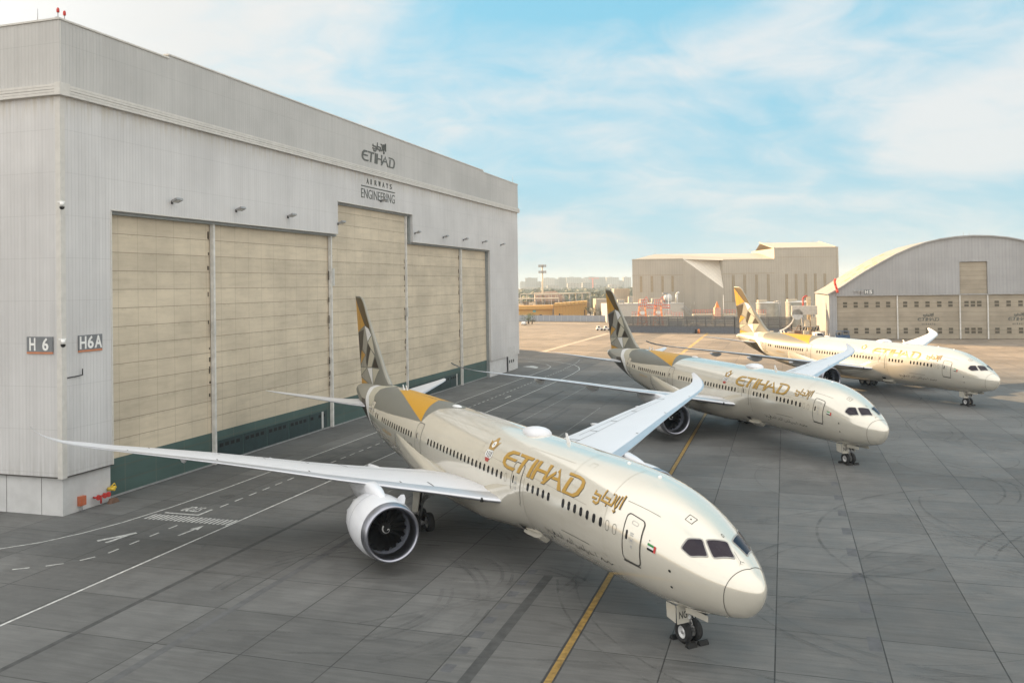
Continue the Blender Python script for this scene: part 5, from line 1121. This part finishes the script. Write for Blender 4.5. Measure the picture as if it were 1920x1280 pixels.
# ------------------------------------------------------------------ tanks and machines beside the arched hangar
def tank(x, y, r, h, lab):
    o = empty('water_tank', (x, y, 0)); b = MB(); pr = []
    for k in range(13): z = h * k / 12; pr += [(z, r), (z + h / 24, r - .05)] if k < 12 else [(z, r)]
    b.lathe(pr, (0, 0, 0), 'z', 40); b.build('shell', simple('galvanised_tank', (.40, .40, .36), .4, .5, var=.15, scale=.6) if 'tk' not in MT else MT['tk'], o); MT['tk'] = bpy.data.materials['galvanised_tank']
    b = MB(); b.lathe([(h, r + .12), (h + .25, r + .12), (h + .7, .1)], (0, 0, 0), 'z', 40, False, (True, True)); b.build('lid', MT['lightgrey'], o); b = MB(); b.box((-r * .9, -1, h + .5), (-r * .1, 1, h + 1.3)); b.build('lid_platform', MT['concrete_box'], o)
    b = MB(); b.path([(r * .7, -r - .3, .2), (r * .7, -r - .3, h + .6), (r * .55, -r + .6, h + .9), (r * .4, -r + 1.6, h + .5)], .18, 8); b.path([(r + .5, -1, .2), (r + .5, -1, h + .6), (r - .3, -.6, h + .9)], .15, 8); b.build('pipes', MT['salmon'] if 0 else MT['grey'], o); tag(o, lab, 'tank', 'round metal tanks beside the arched hangar')
tank(97.6, 330, 4.25, 9.4, 'round galvanised tank on the left, rising behind the blast fence'); tank(110.8, 335, 4.6, 9.4, 'round galvanised tank on the right, nearer the arched hangar')
o = empty('air_handling_unit', (92.2, 270, 0), A5); b = MB(); b.box((-4.6, -1.2, 7.2), (2.9, 1.4, 9.9)); b.build('casing', simple('white_unit_casing', (.50, .47, .42), .5), o); b = MB(); b.lathe([(-1.2, 1.7), (1.2, 1.7)], (-3.0, 0, 7.3), 'y', 20, caps=(True, True)); b.build('round_duct', MT['lightgrey'], o)
b = MB()
for dx, dy in ((-1.5, -1), (1.8, -1), (-1.5, 1.2), (1.8, 1.2)): b.tube((dx, dy, 0), (dx, dy, 7.2), .16, None, 8)
b.box((-1.6, -1.1, 3.3), (2.9, 1.3, 3.5)); b.path([(-1.5, -1, .2), (1.8, -1, 3.3)], .07); b.path([(1.8, -1, 3.5), (-1.5, -1, 7.0)], .07); b.build('steel_frame', MT['grey'], o)
b = MB(); b.box((-.8, -1.0, 3.5), (.6, .8, 5.6)); b.box((.9, -1.2, 3.5), (2.6, .6, 6.4)); b.box((-1.2, -1, .1), (.4, 1, 2.2)); b.build('machine_box', MT['concrete_box'], o); tag(o, 'white air handling unit with round duct on a steel frame at the arched hangar side', 'air unit')
o = empty('exhaust_duct', (92.9, 274, 0), A5); b = MB(); b.box((.6, -.5, 0), (1.7, .6, 12.8)); b.build('duct', simple('pale_brick_duct', (.52, .42, .28), .8), o); b = MB(); [b.box((.55, -.55, z), (1.75, .65, z + .12)) for z in (2, 4, 6, 8, 10, 12)]; b.build('clamps', MT['lightgrey'], o); b = MB(); b.path([(-.6, 0, 8.0), (-.6, 0, 12.2), (0.1, 0, 12.9), (.8, 0, 12.9)], .25, 8); b.build('red_pipe', MT['red'], o); tag(o, 'tall ochre duct with a red pipe on the arched hangar side wall', 'duct')
def crate(x, y, s, lab): o = empty('equipment_crate', (x, y, 0), A5); b = MB(); b.box((-s, -s * .7, .15), (s, s * .7, s * 1.7)); b.build('body', MT['concrete_box'], o); b = MB(); b.box((-s * .8, -s * .72, s * .5), (s * .8, -s * .703, s * 1.3)); b.build('panel', MT['grey'], o); b = MB(); [b.box((q * s - .1, -s * .7, 0), (q * s + .1, s * .7, .15)) for q in (-.8, .8)]; b.build('skid', MT['darkmetal'], o); tag(o, lab, 'crate', 'cream equipment boxes')
crate(94.6, 265.5, 1.3, 'cream equipment box beside the parked van, against the arched hangar side'); crate(88.6, 275, 1.0, 'small cream equipment box under the white air handling unit'); crate(84.5, 283, .9, 'small cream equipment box beside the curved boom trailer')
def vehicle_wheels(o, xs, ys, r, w):
    for x in xs:
        for y in ys: b = MB(); b.lathe([(-w / 2, r * .6), (-w / 2, r), (w / 2, r), (w / 2, r * .6)], (x, y, r), 'y', 18, False, (True, True)); t = b.build('wheel', MT['tyre'], o)
o = empty('van', (91.0, 257.0, 0), R(-92)); b = MB()
Q = [(-2.6, .45), (2.5, .45), (2.55, .95), (2.2, 1.25), (1.45, 1.4), (.95, 2.2), (-2.55, 2.3), (-2.65, 1.2)]
b.extrude(Q, -.98, .98, lambda u, v, w: (u, w, v)); b.build('body', MT['white'], o, True)
b = MB(); slab(b, (2.16, -.82, 1.30 + .06), (2.16, .82, 1.36), (1.02, .74, 2.14), (1.02, -.74, 2.14), .06); b.build('windscreen', MT['glass'], o); b = MB(); b.box((.1, -.995, 1.4), (1.0, -.985, 2.05)); b.box((.1, .985, 1.4), (1.0, .995, 2.05)); b.build('side_window', MT['glass'], o); b = MB(); b.box((2.45, -.85, .55), (2.6, .85, .8)); b.build('bumper', MT['darkmetal'], o)
for sy in (-.72, .72): b = MB(); b.box((2.42, sy - .17, .85), (2.56, sy + .17, 1.05)); b.build('headlight', MT['lightgrey'], o)
vehicle_wheels(o, (-1.7, 1.6), (-.85, .85), .36, .24); tag(o, 'white van parked nose forward at the corner of the arched hangar', 'van')
o = empty('baggage_tractor', (97.9, 256.6, 0), A5); b = MB(); b.box((-1.9, -1, .45), (2.0, 1, 1.5)); b.box((-2.0, -1.1, .4), (2.1, -1.0, .9)); b.build('body', MT['blue'], o)
b = MB()
for x in (-1.7, 0, 1.8):
    for y in (-.9, .9): b.tube((x, y, 1.5), (x, y, 2.6), .06)
b.box((-1.8, -1, 2.55), (1.9, 1, 2.68)); b.path([(-1.7, -.9, 2.0), (1.8, -.9, 2.0)], .05); b.build('cage', MT['blue'], o); b = MB(); b.box((-1.2, -.5, 1.5), (-.6, .5, 2.1)); b.build('seat', MT['black'], o); vehicle_wheels(o, (-1.3, 1.4), (-.95, .95), .42, .3); tag(o, 'dark blue open frame tractor before the first arched hangar door', 'tractor')
def small_tug(x, y, rz, lab):
    o = empty('tow_cart', (x, y, 0), rz); b = MB(); b.extrude([(-1.25, .35), (1.25, .35), (1.25, .9), (.5, 1.0), (.3, 1.0), (-1.2, 1.0)], -.65, .65, lambda u, v, w: (u, w, v)); b.build('body', MT['white'], o, True)
    b = MB(); b.box((-.9, -.6, 1.0), (.2, .6, 1.7)); b.build('cab', MT['white'], o); b = MB(); b.box((-.75, -.61, 1.15), (.05, -.602, 1.6)); b.box((.202, -.5, 1.15), (.21, .5, 1.6)); b.build('cab_glass', MT['black'], o); vehicle_wheels(o, (-.8, .8), (-.6, .6), .33, .22); tag(o, lab, 'tow cart', 'small white carts on the far apron')
small_tug(33.2, 331, .1, 'small white tow cart on the far apron, left one of the pair'); small_tug(35.9, 330.4, .1, 'small white tow cart on the far apron, right one of the pair')
o = empty('parked_car', (5.0, 388, 0), 1.4); b = MB(); b.extrude([(-2.2, .3), (2.2, .3), (2.25, .8), (1.2, .95), (.6, 1.4), (-1.0, 1.42), (-1.7, .98), (-2.2, .9)], -.85, .85, lambda u, v, w: (u, w, v)); b.build('body', MT['white'], o, True); b = MB(); b.extrude([(.55, 1.32), (1.0, 1.0), (-1.5, 1.0), (-.95, 1.34)], -.86, .86, lambda u, v, w: (u, w, v)); b.build('window', MT['black'], o, True); vehicle_wheels(o, (-1.4, 1.4), (-.8, .8), .32, .2); tag(o, 'low white car beside the bush at the far apron edge', 'car')
# orange access stands with red booms, railings and platforms along the fence
def stand(x, y, lab, arm):
    o = empty('access_stand', (x, y, 0)); b = MB(); h = 9.2
    for sx_ in (-1, 1):
        for sy_ in (-1, 1): b.tube((sx_ * 2.0, sy_ * 1.4, 0), (sx_ * 1.1, sy_ * .9, h), .16, .12, 6)
    for k in range(6):
        z0, z1 = h * k / 6, h * (k + 1) / 6; w0, w1 = 2.0 - .9 * k / 6, 2.0 - .9 * (k + 1) / 6
        b.path([(-w0, -1.4 + .5 * k / 6, z0), (w1, -1.4 + .5 * (k + 1) / 6, z1)], .08, 6); b.path([(w0, -1.4 + .5 * k / 6, z0), (-w1, -1.4 + .5 * (k + 1) / 6, z1)], .08, 6); b.path([(-w1, -1.4, z1), (w1, -1.4, z1)], .09, 6)
    b.build('tower', MT['orange'], o); b = MB(); b.box((-.7, -1.5, 6.2), (.7, -.9, 7.3)); b.build('control_box', MT['white'], o)
    b = MB()
    for k in range(5): b.tube((-1.4 + .7 * k, -1.2, h), (-1.4 + .7 * k, -1.2, h + 2.4), .09, None, 6)
    for z in (h + .1, h + 1.2, h + 2.4): b.path([(-1.5, -1.2, z), (1.5, -1.2, z)], .09, 6)
    b.path([(1.4, -1.0, h + .6), (arm, -.6, h + .2)], .14, 6); b.path([(1.4, -1.0, h - .7), (arm, -.6, h - .9)], .14, 6); [b.path([(1.4 + (arm - 1.4) * k / 5, -.8, h + .5), (1.4 + (arm - 1.4) * (k + 1) / 5, -.8, h - .8)], .08, 6) for k in range(5)]; b.path([(.3, -1, h + 2.2), (1.6, -1, h + 3.5), (2.6, -1, h + 1.2)], .12, 6)
    b.build('boom_rail', MT['salmon'], o); tag(o, lab, 'access stand', 'orange access stands beyond the blast fence')
stand(48.5, 323, 'orange lattice access stand with boom, left of the two beyond the fence', 5.5); stand(54.6, 324, 'orange lattice access stand with boom, right of the two beyond the fence', 4.5)
def railing(x0, x1, y, z, lab, body=True):
    o = empty('work_platform', (x0, y, 0)); b = MB(); n = max(2, int((x1 - x0) / .9)); L_ = x1 - x0
    for k in range(n + 1): b.tube((L_ * k / n, 0, z - .1), (L_ * k / n, 0, z + 1.5), .06, None, 5)
    for zz_ in (z + .75, z + 1.5): b.path([(0, 0, zz_), (L_, 0, zz_)], .06, 5)
    b.build('railing', MT['salmon'], o); b = MB(); b.box((0, -.3, z - .5), (L_, 1.8, z - .1)); [b.box((q, 0, 0), (q + .25, .25, z - .5)) for q in (0, L_ - .25)]; b.build('deck', MT['concrete_box'], o); tag(o, lab, 'work platform', 'red railed platforms beyond the fence')
railing(44.6, 47, 322, 5.7, 'red railed platform left of the orange stands'); railing(50.8, 53, 322, 5.8, 'red railed platform between the two orange stands'); railing(56.6, 59.2, 321, 5.8, 'red railed platform just right of the orange stands'); railing(59.9, 63.4, 322, 5.2, 'low red railed platform right of the slim white pole'); railing(66.5, 73.8, 318, 6.2, 'long red railed platform in the middle of the fence'); railing(77.2, 81.6, 316, 6.1, 'red railed platform right of the orange cone tower'); railing(83.2, 92.2, 314, 6.0, 'longest red railed platform near the farthest fin')
o = empty('cone_tower', (75.4, 318, 0)); b = MB(); b.box((-1.1, -1, 4), (1.1, 1, 8.4)); b.build('cabin', simple('faded_pink_cabin', (.66, .40, .30), .7), o); b = MB(); b.lathe([(8.4, 1.0), (9.3, .6), (10.8, .04)], (0, 0, 0), 'z', 12, False, (True, True)); b.build('cone_roof', MT['orange'], o); tag(o, 'small pink cabin with orange cone roof beyond the blast fence', 'cabin')
crate(67.5, 320, 1.6, 'cream equipment box beyond the fence under the long red platform'); crate(60.3, 319, 2.9, 'big pale equipment box beyond the fence right of the orange stands')
b = MB(); b.tube((0, 0, 0), (0, 0, 1.5), .5, .35, 10); o = b.build('fuel_drum', MT['orange'], None, loc=(64.9, 301.3, 0)); tag(o, 'orange drum at the foot of the dark blast fence', 'drum')
b = MB(); b.tube((0, 0, 0), (0, 0, 1.4), .35, .3, 10); o = b.build('fuel_drum', MT['black'], None, loc=(63.9, 301.6, 0)); tag(o, 'black drum beside the orange one at the blast fence foot', 'drum')

# ------------------------------------------------------------------ left distance: wall, ochre huts, car ports, trees, city
o = empty('boundary_wall', (3.0, 429.5, 0), math.atan2(405.2 - 429.5, 46 - 3.0)); L_ = math.hypot(43, 24.3); b = MB(); b.box((-8, 0, 0), (L_ + 14, .3, 2.95)); b.build('panels', simple('grey_wall_panel', (.36, .37, .40), .7, var=.08), o); b = MB(); [b.box((k * 3.3 - 6, -.06, 0), (k * 3.3 - 5.8, -.003, 3.05)) for k in range(19)]; b.build('wall_posts', MT['lightgrey'], o); tag(o, 'low grey panel wall along the far apron edge', 'wall')
b = MB(); p0, p1 = Vector((-5, 424)), Vector((52, 392.5)); d_ = (p1 - p0).normalized(); n_ = Vector((-d_.y, d_.x)); b.poly([(*p0, .02), (*p1, .02), (*(p1 + n_ * 9), .02), (*(p0 + n_ * 9), .02)]); o = b.build('verge_strip', simple('dark_scrub_verge', (.055, .05, .04), .95, var=.5, scale=.4)); tag(o, kind='structure')
def leafmat(name, c): m = Mat(name, .8); k = m.noise(.8, 3, .6); m.color(m.mix(m.ramp(k, .3, .7), tuple(x * .6 for x in c), tuple(x * 1.35 for x in c))); return m.m
LF = [leafmat('dark_green_leaves', (.050, .075, .028)), leafmat('olive_leaves', (.12, .125, .085)), leafmat('bright_leaves', (.07, .13, .04))]
bark = simple('bark', (.09, .07, .05), .9)
def tree(x, y, h, w, lab, mt=0, seed=0, name='tree', n=420, cat='tree'):
    q = random.Random(seed); o = empty(name, (x, y, 0)); b = MB(); b.tube((0, 0, 0), (.1, 0, h * .5), w * .05 + .08, w * .03 + .04, 7)
    cl = []
    for k in range(9): a = q.uniform(0, 2 * pi); rr_ = q.uniform(.15, .42) * w; z = h * q.uniform(.38, .85); cl.append((rr_ * math.cos(a), rr_ * math.sin(a), z, q.uniform(.16, .30) * w)); b.tube((.05, 0, h * .35), (cl[-1][0], cl[-1][1], z), .06, .03, 5)
    b.build('trunk', bark, o); b = MB()
    for k in range(n):
        cx_, cy_, cz_, cr = q.choice(cl); v = Vector((q.gauss(0, 1), q.gauss(0, 1), q.gauss(0, 1))).normalized() * cr * q.uniform(.35, 1.1); p = Vector((cx_, cy_, cz_)) + Vector((v.x, v.y, v.z * .8)); s_ = q.uniform(.12, .30) * max(.6, w * .09)
        a = Vector((q.uniform(-1, 1), q.uniform(-1, 1), q.uniform(-1, 1))).normalized(); c = a.orthogonal().normalized() * s_; a = a.cross(c).normalized() * s_ * .7
        b.poly([p - c, p + a, p + c, p - a])
    b.build('crown', LF[mt], o); tag(o, lab, cat, 'trees and bushes beyond the apron')
tree(7.2, 396, 4.8, 7.2, 'loose green bush by the apron edge beside the hangar corner', 2, 1, 'bush', 700, 'bush'); tree(8.8, 394, 3.2, 4.6, 'smaller bush overlapping the green bush at the apron edge', 1, 8, 'bush', 300, 'bush')
tree(38.5, 428, 8.6, 5.2, 'dark round tree at the right end of the ochre hut', 0, 2); tree(41.0, 431, 6.5, 5.5, 'low dark tree between the ochre hut and the bright tree', 0, 3); tree(43.6, 430, 8.0, 5.4, 'olive tree behind the boundary wall, left of the bright one', 1, 4); tree(47.6, 421, 9.4, 6.4, 'bright green tree just left of the middle airliner fin', 2, 5, n=700); tree(46.0, 445, 6.6, 6, 'small olive tree behind the bright green one', 1, 6); tree(41.5, 424, 3.6, 5.0, 'low dark bush in front of the row of trees', 0, 7, 'bush', 300, 'bush')
tree(2.8, 640, 15, 13, 'dark tree in the haze right at the hangar edge', 0, 9); tree(14, 655, 11, 15, 'dark tree in the haze behind the car ports, left part', 0, 10); tree(60, 640, 11, 14, 'olive tree between the middle fin and the beige hangar', 1, 11); tree(71, 650, 12, 15, 'olive tree touching the beige hangar edge', 1, 12)
ochre = simple('ochre_render', (.48, .30, .11), .8, var=.08); ochred = simple('ochre_rib_render', (.50, .30, .10), .8, var=.08)  # ribs and flat roof wear nearly the same ochre as the walls
o = empty('ochre_hut', (3.8, 452, 0), -.05); b = MB(); b.box((-3, 0, 0), (17.0, 12, 6.2)); b.build('wall', ochre, o); b = MB(); b.box((-4, -1.0, 5.1), (17.6, 12.5, 7.0)); b.build('flat_roof', ochred, o); b = MB(); b.box((6.8, -.05, 3.6), (8.4, -.01, 4.7)); b.build('blue_sign', simple('teal_sign', (.10, .35, .38), .5), o); b = MB(); b.box((10.3, -.05, 0), (11.6, -.01, 2.4)); b.box((-3.1, -.05, 1), (-1.6, -.01, 4.2)); b.build('door', MT['darkmetal'], o); tag(o, 'low ochre hut with flat roof and small teal sign', 'hut')
o = empty('ochre_hall', (21.0, 436, 0), -.10); b = MB(); b.box((0, 0, 0), (16.4, 14, 8.0)); b.build('wall', ochre, o)
b = MB()
for k in range(11): b.box((.2 + 1.5 * k, -.5, 0), (.75 + 1.5 * k, -.01, 7.3))
b.build('ribs', ochred, o); b = MB()
for k in range(8): b.box((2.1 * k, -.9, 7.0 + .16 * k), (2.1 * k + 1.9, 14.5, 8.4 + .14 * k))
b.build('stepped_roof', ochre, o); b = MB(); b.box((2.4, -.06, .2), (4.0, -.01, 3.2)); b.box((15.2, -.56, .5), (15.6, -.51, 5)); b.build('opening', MT['darkmetal'], o); tag(o, 'ochre ribbed hall with stepped roof edge beyond the boundary wall', 'hall')
def carport(x, y, w, d, h, lab, dz=0):
    o = empty('car_port', (x, y, 0), -.04); b = MB(); b.extrude([(0, h), (w, h + dz), (w, h + dz + .5), (0, h + .5)], 0, d, lambda u, v, w_: (u, w_, v)); b.build('canopy', simple('cream_canopy', (.42, .38, .31), .7), o, True); b = MB(); n = int(w / 4); [b.tube((w * k / n, yy, 0), (w * k / n, yy, h + dz * k / n), .16, None, 6) for k in range(n + 1) for yy in (.3, d - .3)]; b.build('posts', MT['grey'], o)
    b = MB(); b.box((.5, d * .6, 0), (w - .5, d * .8, h * .6)); b.build('back_wall', simple('dark_brown_back', (.22, .18, .14), .9), o); tag(o, lab, 'car port', 'cream canopies beyond the ochre buildings')  # plain dark brown wall, low at the back of the car port
carport(1, 500, 26, 14, 9.6, 'cream car port canopy behind the low ochre hut'); carport(14, 530, 34, 14, 11.5, 'long cream canopy reaching toward the middle fin', .8); carport(5, 552, 40, 14, 11.9, 'far thin cream canopy above the other car ports')
o = empty('stacked_boxes', (3.0, 478, 0)); b = MB(); q_ = random.Random(3)
for k in range(30): x = q_.uniform(0, 9); z = q_.uniform(0, 7.6); b.box((x, q_.uniform(0, 2), z), (x + q_.uniform(.8, 1.8), 3, z + q_.uniform(.6, 1.3)))
b.build('boxes', MT['concrete_box'], o); tag(o, 'cluster of cream crates stacked behind the ochre hut', 'crates')
o = empty('light_mast', (19.7, 560, 0)); b = MB(); b.tube((0, 0, 0), (0, 0, 31), .75, .45, 10); b.build('pole', simple('cream_mast', (.62, .52, .38), .6), o)
for z in (26.3, 30.2):
    b = MB(); b.tube((-2.2, 0, z), (2.2, 0, z), .18, None, 6); [b.box((x - .55, -1.2, z - .9), (x + .55, -.4, z + .7)) for x in (-2, -.7, .7, 2)]; b.build('floodlight_head', MT['grey'], o)
tag(o, 'tall cream floodlight mast against the hazy skyline', 'mast')
o = empty('low_gable_house', (15, 575, 0)); b = MB(); b.extrude([(0, 0), (20, 0), (20, 9.5), (14, 13.5), (0, 12.5)], 0, 12, lambda u, v, w: (u, w, v)); b.build('body', simple('pink_render', (.42, .30, .24), .8), o, True); tag(o, 'low pinkish gabled building under the light mast', 'house')
o = empty('cream_annex', (56.5, 445, 0)); b = MB(); b.box((-14, -6, 0), (4.5, 10, 10.2)); b.box((-4, 0, 10.2), (4.0, 10, 15.2)); b.build('wall', MT['cladb'], o); b = MB(); b.box((-3.6, -6.05, 6.5), (-1.8, -6.01, 8.2)); b.box((-11, -6.05, 7), (-8, -6.01, 8)); b.build('window', MT['grey'], o); tag(o, 'small cream annex between the middle fin and the beige hangar', 'annex')
def citymat(c, nm):
    m = Mat(nm, .8); X = m.xyz(); a = m.line(m.mt('ADD', X[0], X[1]), 9, 4.5); z = m.line(X[2], 6, 2.8); w_ = m.mt('MULTIPLY', a, z); m.color(m.mix(m.mt('MULTIPLY', w_, .7), c, tuple(x * .35 for x in c))); return m.m
CM = [citymat((.24, .25, .25), 'pale_block'), citymat((.18, .19, .20), 'grey_block'), citymat((.30, .29, .27), 'cream_block')]
def block(x, y, w, h, d, k, lab, grp):
    o = empty('office_block', (x, y, 0)); b = MB(); b.box((0, 0, 0), (w, d, h)); b.build('wall', CM[k], o); b = MB(); b.box((w * .2, d * .2, h), (w * .5, d * .6, h + 2.5)); b.build('roof_plant', MT['grey'], o); tag(o, lab, 'office block', grp)
Yc = 3600
# pixel-free layout: widths and heights follow the skyline from left to right
sk = [(975, 985, 528, 0), (985, 1008, 521, 1), (1008, 1018, 528, 0), (1019, 1040, 521, 2), (1040, 1048, 523, 0), (1048, 1062, 520, 1), (1062, 1090, 520, 0), (1091, 1106, 522, 2), (1098, 1137, 519.5, 1), (1137, 1160, 520, 0), (1160, 1169, 526, 1), (1172, 1186, 519.5, 0)]
sky_lab = ['pale hazy office block on the skyline left of the light mast', 'pale hazy office block on the skyline between the light mast and the middle fin', 'pale hazy office block on the skyline right above the middle fin']
for i, (a, c, top, k) in enumerate(sk):
    x0 = (a - 960) / 1616 * Yc; x1 = (c - 960) / 1616 * Yc; y_ = Yc + 25 * (i % 3); hz_ = (535.4 - .0154 * (a - 960) - top) / 1616 * Yc + HCAM
    j = 0 if a < 1015 else (1 if a < 1134 else 2); block(x0, y_, x1 - x0, hz_, 60, k, sky_lab[j], 'hazy office blocks on the skyline, ' + ('left', 'middle', 'right')[j])
low = [(978, 1012, 539, 2), (1026, 1048, 535, 2), (1048, 1070, 541, 1), (1064, 1090, 531, 2), (1092, 1112, 530, 0), (1112, 1140, 533, 0), (1142, 1164, 534, 2), (1160, 1186, 540, 0)]
for i, (a, c, top, k) in enumerate(low):
    y_ = 2500 + 60 * (i % 3); x0 = (a - 960) / 1616 * y_; x1 = (c - 960) / 1616 * y_; hz_ = (535.4 - .0154 * (a - 960) - top) / 1616 * y_ + HCAM; j = 0 if a < 1015 else (1 if a < 1134 else 2)
    block(x0, y_, x1 - x0, hz_, 40, k, ['low hazy block in front of the skyline left of the light mast', 'low hazy block in front of the skyline between light mast and middle fin', 'low hazy block in front of the skyline by the middle fin'][j], 'low hazy blocks before the skyline, ' + ('left', 'middle', 'right')[j])
o = empty('tower_crane', (232, 2480, 0)); b = MB(); b.box((-1.6, -1.6, 0), (1.6, 1.6, 36)); b.box((-12, -.8, 34), (18, .8, 36)); b.build('lattice', MT['salmon'], o); tag(o, 'thin red crane mast in the haze before the skyline', 'crane')
# far scrub: one mass nobody could count
q_ = random.Random(11); b = MB()
for k in range(9000):
    y_ = q_.uniform(640, 2300); x = q_.uniform(-.02, .16) * y_; z = abs(q_.gauss(0, 1)) * 3.0 + .5; s_ = q_.uniform(.8, 2.2) * (1 + y_ / 1500); a = Vector((q_.uniform(-1, 1), q_.uniform(-1, 1), q_.uniform(-1, 1))).normalized() * s_; c = a.orthogonal().normalized() * s_; p = Vector((x, y_, z)); b.poly([p - a, p - c, p + a, p + c])
tag(b.build('far_scrub', LF[1]), 'hazy belt of trees in front of the city', 'trees', kind='stuff')

# ------------------------------------------------------------------ air
def haze():
    b = MB(); b.box((-4000, -400, -1.2), (4000, 5200, 80)); m = bpy.data.materials.new('haze'); m.use_nodes = True; t = m.node_tree; t.nodes.clear(); o = t.nodes.new('ShaderNodeOutputMaterial'); v = t.nodes.new('ShaderNodeVolumePrincipled')
    v.inputs['Color'].default_value = (.66, .78, .86, 1); v.inputs['Density'].default_value = .00017; v.inputs['Anisotropy'].default_value = 0; t.links.new(v.outputs[0], o.inputs['Volume'])
    h = b.build('haze', m); tag(h, kind='stuff')
haze()
